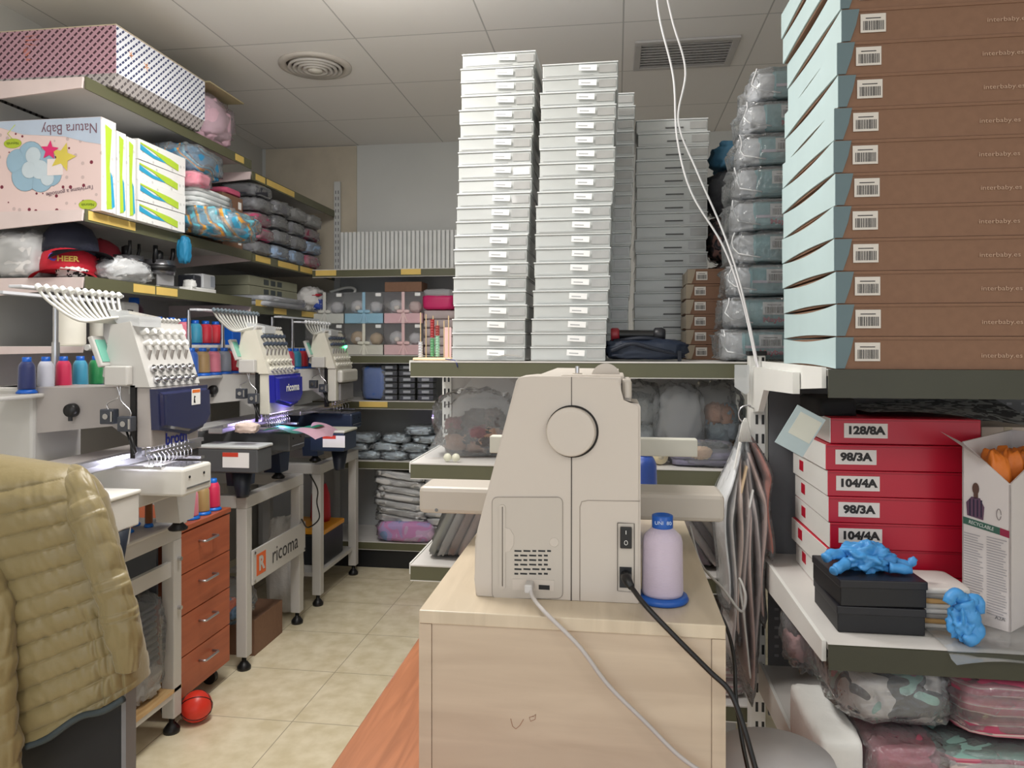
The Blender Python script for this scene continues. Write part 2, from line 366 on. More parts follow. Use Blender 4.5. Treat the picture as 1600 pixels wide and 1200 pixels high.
# ---------------------------------------------------------------- wooden desk and cabinet
def wood(name, c1, c2, sc, axis=(1, 1, 14), rough=.4):
    def b(N, L, p, tc):
        mp = N.new('ShaderNodeMapping'); mp.inputs['Scale'].default_value = axis; L.new(tc.outputs['Object'], mp.inputs[0])
        n = N.new('ShaderNodeTexNoise'); n.inputs['Scale'].default_value = sc; n.inputs['Detail'].default_value = 6; n.inputs['Distortion'].default_value = .8
        L.new(mp.outputs[0], n.inputs[0]); cr = N.new('ShaderNodeValToRGB'); L.new(n.outputs[0], cr.inputs[0])
        cr.color_ramp.elements[0].color = rgb(*c1); cr.color_ramp.elements[1].color = rgb(*c2); cr.color_ramp.elements[0].position = .35; cr.color_ramp.elements[1].position = .68
        L.new(cr.outputs[0], p.inputs['Base Color'])
    return ramp_mat(name, b, rough)
BIRCH = wood('pale_birch', (186, 168, 147), (201, 184, 162), 3, (1, 1, 9)); BIRCHT = wood('birch_top', (194, 179, 156), (212, 197, 174), 3, (9, 1, 1), .3)
CHERRY = wood('cherry_top', (152, 96, 64), (178, 116, 80), 4, (14, 1, 1), .35); CHERRYV = wood('cherry_front', (164, 84, 54), (182, 98, 64), 3, (1, 1, 9), .4)
desk = thing('desk', 'orange cherry-coloured desk under the pale wooden cabinet', 'desk', (0, 0, 0))
MB().bb((-.404, .72, .67), (.138, 1.95, .698), bev=.003).build('desktop', CHERRY, desk)
for x in (-.36, .10): MB().bb((x, .8, 0), (x+.025, 1.9, .67)).build('leg_panel', CHERRYV, desk)
cab = thing('wooden_cabinet', 'pale birch cabinet standing on the desk under the sewing machine', 'cabinet', (0, 0, 0))
x0, x1, y0, y1, zt = -.262, .138, .965, 1.86, .946
MB().bb((x0, y0, zt-.018), (x1, y1, zt), bev=.0015).build('top_panel', BIRCHT, cab)
MB().bb((x0, y0+.001, .699), (x0+.017, y1, zt-.0185)).build('side_panel', BIRCH, cab); MB().bb((x1-.017, y0+.001, .699), (x1, y1, zt-.0185)).build('side_panel', BIRCH, cab)
m = MB(); m.bb((x0+.0175, y0+.003, .699), (x1-.0175, y0+.015, zt-.0185)); cf = m.build('end_panel', BIRCH, cab)
m = MB(); m.tube([at(px, py, y0+.0025) for px, py in ((798, 1123), (801, 1135), (806, 1139), (812, 1134), (818, 1124))], .0004, n=4)
m.tube([at(px, py, y0+.0025) for px, py in ((833, 1120), (837, 1116), (836, 1124), (829, 1127), (827, 1121), (833, 1119))], .0004, n=4); m.build('pencil_scribble', mat(165, 120, 95, .8), cf)
MB().bb((x0+.0175, y1-.02, .699), (x1-.0175, y1-.008, zt-.0185)).build('end_panel', BIRCH, cab)
c = MB(); c.blob((0, 0, .0), (.06, .12, .09), 3, .35, 5, flat=True); tag(c.build('cloth', mat(225, 222, 215, .9, bump=.5), loc=(-.297, 1.34, .742)), 'crumpled white cloth on the desk against the cabinet side', 'cloth')
# ---------------------------------------------------------------- sewing machine
BEI = mat(197, 188, 178, .42, var=.01); BEI2 = mat(189, 181, 171, .42, var=.01); SEAM = mat(70, 64, 60, .7)
SY = 1.03
sm = thing('sewing_machine', 'beige embroidery sewing machine seen from its handwheel side on the cabinet', 'sewing machine')
def sp(pts, Y=SY): return [(lambda v: (v.x, v.z))(at(a, b, Y)) for a, b in pts]
body_poly = sp([(743, 938), (741, 905), (742, 846), (746, 828), (751, 808), (806, 596), (810, 590), (830, 588), (970, 590), (971, 628), (998, 631), (1001, 636), (1001, 951), (996, 954)])
m = MB(); m.prism(body_poly, 'y', SY, SY+.09)
bmesh.ops.bevel(m.bm, geom=[e for e in m.bm.edges if all(abs(v.co.y-SY) < 1e-5 for v in e.verts)], offset=.003, segments=2, affect='EDGES')
body = m.build('housing', BEI, sm); zb = .9465
# ground it: bottom edge of housing flattened to the cabinet top
for v in body.data.vertices:
    if v.co.z < zb+.012: v.co.z = max(zb, v.co.z-.004) if v.co.z > zb else zb
m = MB(); px_ = lambda a, b, Y=SY: at(a, b, Y)
# arm, bed and head running away from the viewer
xa, xb = at(812, 0, SY).x, at(985, 0, SY).x
m = MB(); m.prism(sp([(812, 600), (830, 590), (968, 592), (968, 690), (800, 690)], SY), 'y', SY+.09, SY+.40); m.build('arm', BEI, sm)
m = MB(); m.bb((at(800, 0, SY).x, SY+.09, zb), (at(985, 0, SY).x, SY+.40, 1.03), bev=.006); m.build('bed', BEI2, sm)
m = MB(); m.prism(sp([(805, 600), (830, 590), (968, 592), (968, 740), (805, 740)], SY), 'y', SY+.40, SY+.47); m.build('needle_head', BEI, sm)
# seams and plates on the end face
def line(pts, r=.0005, Y=SY, name='seam', par=body, mt=SEAM): return MB().tube([at(a, b, Y-.0001) for a, b in pts], r, n=6).build(name, mt, par)
line([(893, 589), (893, 634)], .0006); line([(893, 712), (892.5, 951)], .0008)
def rrect(a0, b0, a1, b1, r=8):
    P = []
    for cx, cy, s in ((a1-r, b0+r, -90), (a1-r, b1-r, 0), (a0+r, b1-r, 90), (a0+r, b0+r, 180)):
        for k in range(5): t = math.radians(s+k*22.5); P.append((cx+r*math.cos(t), cy+r*math.sin(t)))
    return P
m = MB(); pp = sp(rrect(769, 777, 879, 935)); m.prism(pp, 'y', SY-.0012, SY+.001); pl = m.build('cover_plate', BEI2, sm)
line(rrect(769, 777, 879, 935)+[(871, 777)], .0005, SY-.001, 'plate_groove', pl, mat(150, 142, 134, .7))
line([(906, 950), (906, 792), (909, 784), (918, 782), (1000, 783)], .0007, mt=mat(165, 156, 147, .6))
m = MB(); m.prism(sp(rrect(780, 788, 790, 920, 4.5)), 'y', SY-.0026, SY-.0012); g_ = m.build('card_slot', mat(190, 182, 172, .5), sm)
line([(785, 792), (785, 916)], .0007, SY-.0027, 'slot_line', g_, mat(110, 102, 96, .7))
m = MB(); m.prism(sp([(790, 824), (797, 826), (803, 836), (803, 850), (797, 860), (790, 862)]), 'y', SY-.0022, SY-.0012); m.build('thumb_notch', BEI, sm)
m = MB(); o_ = at(866, 847, SY); m.lathe([(.0065, -.0016), (.006, -.002), (0, -.002)], c=(o_.x, SY, o_.z), axis='y', smooth=False); m.build('screw_cap', BEI, sm)
m = MB()
for j in range(6):
    x = 804
    rr = random.Random(j+5)
    while x < 862:
        wd = rr.choice((6, 11)); wd = min(wd, 862-x)
        if wd > 3:
            p_, q_ = at(x, 859+j*7.1, SY), at(x+wd, 862+j*7.1, SY); m.bb((p_.x, SY-.0016, q_.z), (q_.x, SY-.0011, p_.z))
        x += wd+3
m.build('vent_slots', BLACK, sm)
m = MB(); m.prism(sp([(801, 904), (866, 906), (866, 923), (801, 921)]), 'y', SY-.002, SY-.001); u_ = m.build('port_panel', BEI, sm)
m = MB(); m.prism(sp([(842, 913), (859, 914), (859, 921), (842, 920)]), 'y', SY-.0026, SY-.0019); m.build('usb_port', BLACK, u_)
# handwheel
hc = at(893, 674, SY); m = MB()
m.lathe([(.0365, .001), (.0365, -.0008), (.034, -.0012), (.0335, .0005)], c=(hc.x+.001, SY, hc.z), n=48, axis='y'); m.build('wheel_gap', mat(30, 26, 24, .7), sm)
MB().lathe([(.034, .002), (.034, -.009), (.0325, -.0115), (.028, -.012), (0, -.012)], c=(hc.x-.0008, SY, hc.z), n=48, axis='y', smooth=False).build('handwheel', BEI, sm)
# switch and socket
m = MB(); m.prism(sp([(965, 817), (991, 818), (991, 925), (965, 923)]), 'y', SY-.0015, SY); sk = m.build('switch_plate', BEI2, sm)
line([(965, 817), (991, 818), (991, 925), (965, 923), (965, 817)], .0005, SY-.0015, 'groove', sk)
p_, q_ = at(969, 822, SY), at(987, 856, SY); m = MB(); m.box(((p_.x+q_.x)/2, SY-.0035, (p_.z+q_.z)/2), (abs(q_.x-p_.x), .005, abs(p_.z-q_.z)), rot=(.06, 0, 0), bev=.001); sw = m.build('power_switch', BLACK, sm)
m = MB(); k0 = at(978, 830, SY); m.bb((k0.x-.0004, SY-.0078, k0.z-.0025), (k0.x+.0004, SY-.0062, k0.z+.0025)); k1 = at(978, 846, SY)
m.tube([(k1.x+.0022*math.cos(t), SY-.0072, k1.z+.003*math.sin(t)) for t in [i*math.pi/6 for i in range(13)]], .0004, n=5); m.build('switch_marks', PAPER, sw)
p_, q_ = at(968, 885, SY), at(987, 918, SY); m = MB(); m.bb((p_.x, SY-.0025, q_.z), (q_.x, SY, p_.z)); m.build('power_socket', BLACK, sm)
# top: spool pins, bobbin winder disc, lid step
m = MB(); t0 = at(925, 588, SY+.05); m.cyl((t0.x+.020, SY+.045, t0.z-.002), (t0.x+.020, SY+.05, t0.z-.002), .021, n=28); m.cyl((t0.x+.008, SY+.02, t0.z-.016), (t0.x+.008, SY+.07, t0.z-.016), .018, n=28); m.build('spool_cap', BEI2, sm)
t1 = at(902, 584, SY+.05); m = MB(); m.cyl((t1.x, SY+.05, t1.z-.016), (t1.x, SY+.05, t1.z+.001), .008, .007); m.build('winder_base', BEI2, sm); MB().cyl((t1.x, SY+.05, t1.z), (t1.x, SY+.05, t1.z+.011), .003).build('spool_pin', CHROME, sm)
p_, q_ = at(878, 583, SY+.04), at(975, 592, SY+.04); m = MB(); m.bb((p_.x, SY+.02, q_.z-.006), (q_.x, SY+.12, p_.z-.0015), bev=.002); m.build('top_lid', BEI, sm)
p_ = at(985, 600, SY+.03); m = MB(); m.bb((p_.x-.012, SY+.012, p_.z-.03), (p_.x+.001, SY+.08, p_.z+.008), bev=.003); m.cyl((p_.x-.004, SY+.012, p_.z+.004), (p_.x-.004, SY+.012, p_.z-.018), .0055); m.build('thread_guide', BEI2, sm)
# embroidery unit and hoop arm
E1, E2 = 1.30, 1.47
p_, q_ = at(655, 764, E1), at(1000, 806, E1); m = MB(); m.box(((p_.x+at(1132, 0, E1).x)/2, E1+.04, (p_.z+q_.z)/2-.001), (at(1132, 0, E1).x-p_.x, .09, .048), bev=.008); eu = m.build('embroidery_unit', BEI2, sm)
for px0, px1 in ((860, 880), (940, 960)):
    a0 = at(px0, 0, E1).x; MB().bb((a0, E1+.01, zb), (a0+.03, E1+.06, at(800, 806, E1).z)).build('support', BEI2, eu)
s0 = at(683, 796, E1); MB().cyl((s0.x, E1-.006, s0.z), (s0.x, E1-.004, s0.z), .003).build('screw', GREYP, eu)
p_, q_ = at(765, 683, E2), at(1090, 713, E2); m = MB(); m.box(((p_.x+q_.x)/2, E2+.015, (p_.z+q_.z)/2), (q_.x-p_.x, .03, .034), bev=.002); m.build('hoop_arm', mat(205, 203, 192, .45), sm)
# cables
def spline(pts, n=10):
    P = [Vector(p) for p in pts]; P = [P[0]*2-P[1]]+P+[P[-1]*2-P[-2]]; out = []
    for i in range(1, len(P)-2):
        for k in range(n):
            t = k/n; a, b, c, d = P[i-1], P[i], P[i+1], P[i+2]
            out.append(.5*((2*b)+(c-a)*t+(2*a-5*b+4*c-d)*t*t+(3*b-a-3*c+d)*t**3))
    return out+[P[-2]]
r = thing('usb_cable', 'light grey cable plugged into the sewing machine side, draped over the cabinet', 'cable')
pts = [at(829, 918, 1.012), at(832, 932, 1.0), at(850, 955, .962), at(905, 1010, .955), at(950, 1070, .955), at(1010, 1130, .955), at(1060, 1180, .955), at(1110, 1215, .95)]
MB().tube(spline(pts), .0028, n=10).build('cord', mat(185, 180, 178, .5), r)
p_ = at(827, 916, 1.02); m = MB(); m.box((p_.x, 1.0175, p_.z), (.011, .022, .012), bev=.002); m.build('plug', mat(195, 192, 190, .5), r)
r = thing('power_cord', 'black mains cord plugged in below the power switch and hanging down right', 'cable')
pts = [at(981, 908, 1.01), at(990, 922, .995), at(1012, 950, .965), at(1060, 1000, .955), at(1110, 1050, .955), at(1140, 1080, .95), at(1160, 1130, .94), at(1183, 1210, .93)]
MB().tube(spline(pts), .0034, n=10).build('cord', BLACK, r)
m = MB(); m.tube([at(978, 900, 1.026), at(979, 905, 1.012), at(987, 918, 1.0)], [.0075, .007, .0045], n=12); m.build('plug', BLACK, r)
r = MB().tube(spline([at(1070, 822, 1.8), at(1080, 860, 1.6), at(1110, 930, 1.35), at(1135, 980, 1.2), at(1147, 1030, 1.15), at(1150, 1090, 1.12), at(1160, 1160, 1.1), at(1175, 1230, 1.1)]), .003, n=8).build('black_cable', BLACK)
tag(r, 'thin black cable running down the right side of the wooden cabinet', 'cable')
r = MB().tube(spline([at(1078, 822, 1.8), at(1095, 880, 1.6), at(1130, 920, 1.45), at(1158, 955, 1.4), at(1165, 930, 1.5), at(1155, 905, 1.6), at(1162, 960, 1.6), at(1172, 1060, 1.6)]), .0025, n=8).build('grey_cable', mat(170, 168, 165, .5))
tag(r, 'thin grey cable looping beside the hanging bags', 'cable')
for k, (pts, lb) in enumerate((([(1022, -60, 2.2), (1030, 25, 2.1), (1052, 120, 2.1), (1058, 215, 2.1), (1080, 300, 2.1), (1130, 385, 2.1), (1160, 470, 2.08), (1183, 575, 2.04)], 'white cable from the ceiling that crosses to the left at half height'),
                               ([(1030, -60, 2.2), (1050, 30, 2.1), (1071, 110, 2.1), (1060, 190, 2.1), (1090, 270, 2.1), (1125, 350, 2.1), (1150, 420, 2.08), (1170, 500, 2.06), (1188, 590, 2.03)], 'white cable from the ceiling with the wider bow to the right'))):
    tag(MB().tube(spline([at(*p) for p in pts]), .0029, n=8).build('hanging_cable', mat(225, 224, 226, .4)), lb, 'cable')

# ---------------------------------------------------------------- thread cones
def silk(r, g, b):
    k = ('silk', r, g, b)
    if k in MC: return MC[k]
    def bd(N, L, p, tc):
        wv = N.new('ShaderNodeTexWave'); wv.bands_direction = 'Z'; wv.inputs['Scale'].default_value = 220; wv.inputs['Distortion'].default_value = 2; L.new(tc.outputs['Object'], wv.inputs[0])
        p.inputs['Base Color'].default_value = rgb(r, g, b); p.inputs['Sheen Weight'].default_value = .3
        bp = N.new('ShaderNodeBump'); bp.inputs['Strength'].default_value = .35; bp.inputs['Distance'].default_value = .001; L.new(wv.outputs['Fac'], bp.inputs['Height']); L.new(bp.outputs[0], p.inputs['Normal'])
    MC[k] = ramp_mat('thread_%d' % len(MC), bd, .38); return MC[k]
def cone(loc, col, label, h=.1, r=.021, cap=(20, 95, 195), base=True, group='thread cones', name='thread_cone', rot=None):
    o = thing(name, label, 'thread cone', loc, group=group, rot=rot); CB = mat(*cap, .35)
    if base: MB().lathe([(r*1.15, 0), (r*1.22, .003), (r*1.0, .009), (r*.9, .012)], n=24).build('spool_base', CB, o)
    z0 = .0125 if base else 0
    MB().lathe([(r*.96, z0), (r, z0+.004), (r*.92, h*.72), (r*.85, h*.78), (r*.62, h*.87)], n=24).build('thread', silk(*col), o)
    MB().lathe([(r*.5, h*.85), (r*.52, h*.88), (r*.5, h), (r*.38, h)], n=20).build('spool_cap', CB, o)
    return o
p_ = at(1035, 950, 1.035)
r_ = .0285
o = thing('thread_cone', 'large pale lilac thread cone with blue cap beside the sewing machine', 'thread cone', (p_.x+.001, 1.05, .9465))
MB().lathe([(.034, 0), (.036, .003), (.034, .008), (.028, .009)], n=40).build('spool_base', mat(25, 85, 170, .35), o)
MB().lathe([(.0275, .0095), (.0285, .014), (.0275, .082), (.0255, .09), (.0145, .101)], n=40).build('thread', silk(196, 182, 200), o)
MB().lathe([(.0135, .1), (.0145, .102), (.0145, .118), (.012, .119), (.008, .112)], n=32).build('spool_cap', mat(25, 85, 170, .35), o)
text('UNI  80', .007, mat(190, 205, 230, .5), o, (0, -.0149, .11))
p_ = at(1012, 752, 1.62); cone((p_.x-.004, 1.64, .9465), (26, 70, 160), 'royal blue thread cone behind the sewing machine, half hidden', h=.13, r=.026, cap=(20, 70, 160))
c = MB(); c.box((0, 0, .006), (.09, .06, .012), bev=.004); p_ = at(1020, 775, 1.5); tag(c.build('hoop_box', PAPER, loc=(p_.x+.0, 1.76, .9465)), 'white flat case lying on the cabinet behind the machine', 'case')
o = thing('thread_roll', 'cream thread roll lying behind the beige machine on the gondola shelf', 'thread roll', at(1027, 722, 2.2)-Vector((0, 0, 0)), rot=(0, 0, .3)); o.location.z = .957+.024
MB().lathe([(.022, -.03), (.024, 0), (.022, .03), (.008, .031)], axis='y').build('thread', silk(215, 200, 165), o); MB().lathe([(.008, -.033), (.008, .02)], axis='y').build('tube', mat(190, 180, 160, .7), o)

# ---------------------------------------------------------------- stacks of white boxes on the gondola
def sheer():
    def b(N, L, p, tc):
        n = N.new('ShaderNodeTexNoise'); n.inputs['Scale'].default_value = 9; L.new(tc.outputs['Object'], n.inputs[0])
        cr = N.new('ShaderNodeValToRGB'); cr.color_ramp.elements[0].color = rgb(180, 183, 181); cr.color_ramp.elements[1].color = rgb(208, 211, 209); L.new(n.outputs[0], cr.inputs[0]); L.new(cr.outputs[0], p.inputs['Base Color'])
        p.inputs['Coat Weight'].default_value = .5; p.inputs['Coat Roughness'].default_value = .15
    return ramp_mat('glazed_white_card', b, .35)
SHE = sheer(); WIN = mat(168, 168, 166, .25, var=.08, scale=20, coat=.6); RIM = mat(226, 229, 229, .3, var=.01)
BW, BD, BH = .222, .30, .0412
def white_box(wide=1, dep=BD, label=True):
    o = thing('white_box', 'x', 'box', (0, 0, -5)); w_ = BW
    MB().box((0, dep/2+.002, .0185), (w_-.005, dep-.004, .037), bev=.002).build('tray', SHE, o)
    lid = MB(); lid.bb((-w_/2+.001, .0005, .0372), (w_/2-.001, dep, .0408), bev=.001); lid.build('lid', RIM, o)
    f = MB()
    f.bb((.055, .0012, .009), (.104, .0028, .031)); f.build('window', WIN, o)
    f = MB(); f.bb((-.1, .002, .005), (.04, .0028, .0068)); f.build('printed_line', mat(196, 198, 198, .6), o)
    if label:
        f = MB(); f.bb((-.004, -.0035, .016), (.048, -.0025, .033)); f.mi = 1; f.bb((.003, -.0037, .0215), (.03, -.0034, .0245)); ob = f.build('barcode_label', [mat(248, 248, 248, .6, var=.0), mat(176, 178, 180, .7)], o); ob.rotation_euler = (0, .05, 0)
    return o
proto = white_box(); first = True
rb = random.Random(11)
def stack(n, x_left, yf, z0, lean, where, protoo, h=BH, scale=1, yaw=0):
    out = []
    for i in range(n):                    # from the bottom
        k = i/(n-1); x = x_left+BW*scale/2+lean*k+(rb.random()-.5)*.007; rz = (rb.random()-.5)*.025
        lb = 'white flat gift box, %s of the %s' % (order(n-1-i, n), where)
        o = dup(protoo, (x, yf+(rb.random()-.5)*.006, z0+i*h*scale), rz, lb, 'white flat boxes in the %s' % where, (scale, 1, scale)); out.append(o)
    return out
stack(22, -.484, 2.145, 1.2575, .03, 'leftmost tall stack', proto)
stack(21, -.247, 2.150, 1.2575, .032, 'second tall stack', proto)
pb = white_box(label=False)
stack(21, -.185, 2.50, 1.2575, .02, 'narrow half hidden stack', pb, scale=1.03)
pc = white_box(label=False, dep=.29)
m = MB(); m.bb((-.02, .0005, .012), (.035, .0018, .016)); m.build('printed_title', mat(95, 95, 95, .6), pc)
stack(18, .060, 2.64, 1.2575, .012, 'shaded stack behind the backpack', pc, scale=1.13)
for q in (proto, pb, pc):
    for k in kids(q): bpy.data.objects.remove(k)
    bpy.data.objects.remove(q)
_km.clear()
# ---------------------------------------------------------------- right side: brown baby-textile boxes
def kraft():
    def b(N, L, p, tc):
        n = N.new('ShaderNodeTexNoise'); n.inputs['Scale'].default_value = 60; n.inputs['Detail'].default_value = 5; L.new(tc.outputs['Object'], n.inputs[0])
        cr = N.new('ShaderNodeValToRGB'); cr.color_ramp.elements[0].color = rgb(122, 90, 70); cr.color_ramp.elements[1].color = rgb(136, 102, 80); L.new(n.outputs[0], cr.inputs[0]); L.new(cr.outputs[0], p.inputs['Base Color'])
    return ramp_mat('brown_kraft', b, .75)
KR = kraft(); KRD = mat(90, 62, 46, .8); TEAL = mat(186, 207, 209, .55, var=.03); TEALD = mat(98, 118, 124, .6, var=.03)
bh = .0606
def kraft_box(w_, d_, h_, txt=True, big=True):
    o = thing('kraft_box', 'x', 'box', (0, 0, -5))
    MB().bb((.002, .001, .0), (w_-.002, d_-.002, h_-.004)).build('carton', KR, o)
    m = MB(); n = 8
    top = [(d_*i/n, h_-.001-.0075*math.sin(math.pi*i/n)**1.0*(1 if big else .5)) for i in range(n+1)]
    bot = [(d_*i/n, .0005+.0045*math.sin(math.pi*i/n)) for i in range(n, -1, -1)]
    m.prism(top+bot, 'x', -.0015, .002); m.build('side_flap', TEAL if big else mat(198, 184, 166, .7), o)
    m = MB(); m.bb((0, -.0008, h_-.006), (w_, .002, h_-.0005)); m.build('lid_edge', KR, o)
    k = h_/.06
    m = MB(); m.prism([(-.001, .0008), (.014*k, .0008), (.024*k, .03*k), (.030*k, h_-.0015), (-.001, h_-.0015)], 'y', -.0022, .0008); m.build('printed_edge', TEALD if big else mat(160, 146, 126, .7), o)
    m = MB(); barcode(m, (.054*k, -.001, h_*.53), .044*k, .034*k); m.build('barcode_label', [mat(214, 208, 200, .6, var=.02), INK], o)
    if txt: text('interbaby.es', .0115, mat(186, 156, 134, .7), o, (.285, -.0012, h_*.42), sx=1.25)
    return o
kp = kraft_box(.60, .43, bh)
dx = [0, -.002, .002, 0, -.003, .003, .001, -.004, .002, -.002, .012, .006, -.004, 0, 0]
for i in range(14):
    dup(kp, (.408+[-.0, .001, 0, -.003, -.004, -.001, -.004, -.003, .004, .002, .010, .008, -.002, -.006][i], 1.452, 1.2575+i*(bh+.0004)), 0, 'large brown cardboard box, %s of the tall stack at upper right' % order(13-i, 14), 'large brown boxes in the tall stack')
sp_ = kraft_box(.22, .19, .0475, txt=False, big=False)
for i in range(6):
    dup(sp_, (.224+[.004, .001, 0, .0, .0, .005][i], 2.425, 1.2575+i*.0485), 0, 'small brown cardboard box, %s of the short stack on the gondola' % order(5-i, 6), 'small brown boxes in the short stack')
for q in (kp, sp_):
    for k in kids(q): bpy.data.objects.remove(k)
    bpy.data.objects.remove(q)
_km.clear()
# ---------------------------------------------------------------- soft goods helper
def stripes(name, cols, scale=18, axis='Z', dist=1.5, rough=.85):
    def b(N, L, p, tc):
        wv = N.new('ShaderNodeTexWave'); wv.bands_direction = axis; wv.inputs['Scale'].default_value = scale; wv.inputs['Distortion'].default_value = dist; wv.inputs['Detail'].default_value = 1
        L.new(tc.outputs['Object'], wv.inputs[0]); cr = N.new('ShaderNodeValToRGB'); L.new(wv.outputs['Color'], cr.inputs[0]); cr.color_ramp.interpolation = 'CONSTANT'
        e = cr.color_ramp.elements; n = len(cols)
        while len(e) < n: e.new(.5)
        for i, c in enumerate(cols): e[i].position = i/n; e[i].color = rgb(*c)
        L.new(cr.outputs[0], p.inputs['Base Color'])
    return ramp_mat(name, b, rough)
def patches(name, cols, scale=9, rough=.8, dist=.6):
    def b(N, L, p, tc):
        n = N.new('ShaderNodeTexNoise'); n.inputs['Scale'].default_value = scale; n.inputs['Detail'].default_value = 1; n.inputs['Distortion'].default_value = dist
        L.new(tc.outputs['Object'], n.inputs[0]); cr = N.new('ShaderNodeValToRGB'); L.new(n.outputs['Fac'], cr.inputs[0]); cr.color_ramp.interpolation = 'CONSTANT'
        e = cr.color_ramp.elements; k = len(cols)
        while len(e) < k: e.new(.5)
        for i, c in enumerate(cols): e[i].position = (i/k-.5)*.62+.5 if i else 0; e[i].color = rgb(*c)
        L.new(cr.outputs[0], p.inputs['Base Color'])
    return ramp_mat(name, b, rough)
def fold_pack(name, label, cat, c, d, m_, seed, wrap=PLASTIC, group=None, p=.35, amp=.07, folds=0, rz=0, rot=None, gap=.006, flat=True):
    """folded textile with its clear bag; c = centre of the base"""
    o = thing(name, label, cat, c, rz, group=group, rot=rot); h = d[2]
    a = MB()
    if folds:
        for k in range(folds):
            a.blob((0, 0, h*(k+.5)/folds), (d[0], d[1], h/folds*1.02), seed+k*.37, amp, 3, .3, 28, 10)
    else: a.blob((0, 0, h/2), d, seed, amp, 3, p, flat=flat)
    a.build('folded_cloth', m_, o)
    if wrap:
        b = MB(); b.blob((0, 0, h/2+.001), (d[0]+2*gap, d[1]+2*gap, h+gap*.6), seed+9, amp+.05, 5, p, 40, 22, flat=flat); b.build('plastic_bag', wrap, o)
    return o
# teal textile packs
TP = mat(126, 178, 184, .6, var=.05); MAG = mat(178, 40, 80, .6)
x0 = .312; z = 1.2575
rr = random.Random(5)
for i in range(9):
    h = .092; xo = [0, .01, .02, .03, .03, .035, .045, .06, .085][i]
    o = thing('textile_pack', 'teal bagged textile pack, %s of the pile beside the brown tower' % order(8-i, 9), 'textile pack', (x0+xo, 2.155, z+i*h), group='teal packs in the pile')
    card = MB(); card.bb((.04, .008, .006), (.29, .2, h-.008), bev=.01); card.build('folded_textile', TP, o)
    card = MB(); card.blob((.03, .105, h*.47), (.06, .19, h*.9), i, .05, 4, .3); card.build('padding', mat(212, 214, 218, .8, bump=.4), o)
    if i % 2 == 0: card = MB(); card.bb((.05, .004, h*.40), (.29, .009, h*.48)); card.build('white_band', mat(215, 205, 220, .5), o)
    card = MB(); barcode(card, (.118, .0015, h*.62), .062, .036); card.build('barcode_label', [PAPER, INK], o)
    if i in (0, 1, 4, 7): text('Maybe', .019, MAG, o, (.12, .003, h*.27), sx=1.3, bold=.0006)
    b = MB(); b.blob((.145, .105, h*.5), (.33, .225, h*1.02), i+20, .12, 5, .3, 44, 24); b.build('zip_bag', CRINK, o)
    zp = MB(); zp.tube([(-.01+.006*math.sin(i+k), .0+.004*k, h*(.95-.15*k)) if k < 4 else (.0+.03*(k-4), -.002, h*(.3-.06*(k-4))) for k in range(7)], .0022, n=6); zp.build('zip_edge', mat(230, 232, 235, .35), o)
# plaid and grey rolls
PLAID = patches('plaid_fleece', [(30, 28, 34), (60, 52, 56), (160, 120, 112), (40, 36, 42), (120, 90, 90)], 22)
for i, (zz, mt, lb) in enumerate(((1.2575, PLAID, 'dark plaid fleece roll, lowest in the pile behind the small brown boxes'), (1.43, PLAID, 'dark plaid fleece roll in the pile, just above the small brown boxes'), (1.60, PLAID, 'pink and black plaid fleece roll, middle of the pile behind the cables'),
                                 (1.765, mat(58, 58, 64, .9, bump=1), 'charcoal fluffy roll at the top of the plaid pile'))):
    fold_pack('fleece_roll', lb, 'blanket', (.45, 2.80, zz), (.24, .24, .17), mt, i+3, wrap=FILM if i else None, group=None, p=.7, amp=.15)
fold_pack('fleece_roll', 'blue fabric bundle on top of the charcoal roll near the ceiling', 'blanket', (.46, 2.80, 1.935), (.22, .2, .10), mat(70, 120, 150, .7), 8, wrap=None, p=.5, amp=.2)
# backpack + headphones on the gondola shelf
o = thing('backpack', 'dark navy backpack lying flat on the gondola top shelf', 'backpack', (.085, 2.235, 1.2565))
m = MB(); m.blob((0, 0, .033), (.235, .15, .062), 2, .16, 3, .55, 48, 26, flat=True); m.build('bag_body', mat(22, 34, 54, .55, bump=.5, bscale=30), o)
m = MB(); m.tube(spline([(-.10, -.07, .03), (-.04, -.079, .05), (.03, -.08, .035), (.10, -.06, .02)]), .006, n=8); m.tube(spline([(-.09, -.02, .058), (0, -.05, .066), (.09, -.02, .05)]), .007, n=8); m.build('strap', mat(16, 24, 40, .6), o)
m = MB(); m.bb((.09, -.078, -.004), (.1, -.074, .03)); m.build('strap_end', mat(14, 20, 34, .6), o)
o = thing('hand_tool', 'black cylindrical tool with red rings lying on the navy backpack', 'tool', (.06, 2.235, 1.335))
MB().cyl((-.055, 0, 0), (.05, 0, -.002), .014).build('shaft', BLACK, o)
m = MB(); m.lathe([(.018, -.075), (.02, -.07), (.02, -.055), (.016, -.05)], axis='x'); m.build('end_cap', mat(150, 40, 50, .4), o); m = MB(); m.lathe([(.013, .05), (.02, .055), (.021, .075), (.015, .085)], axis='x'); m.build('grip', mat(40, 40, 44, .4), o)
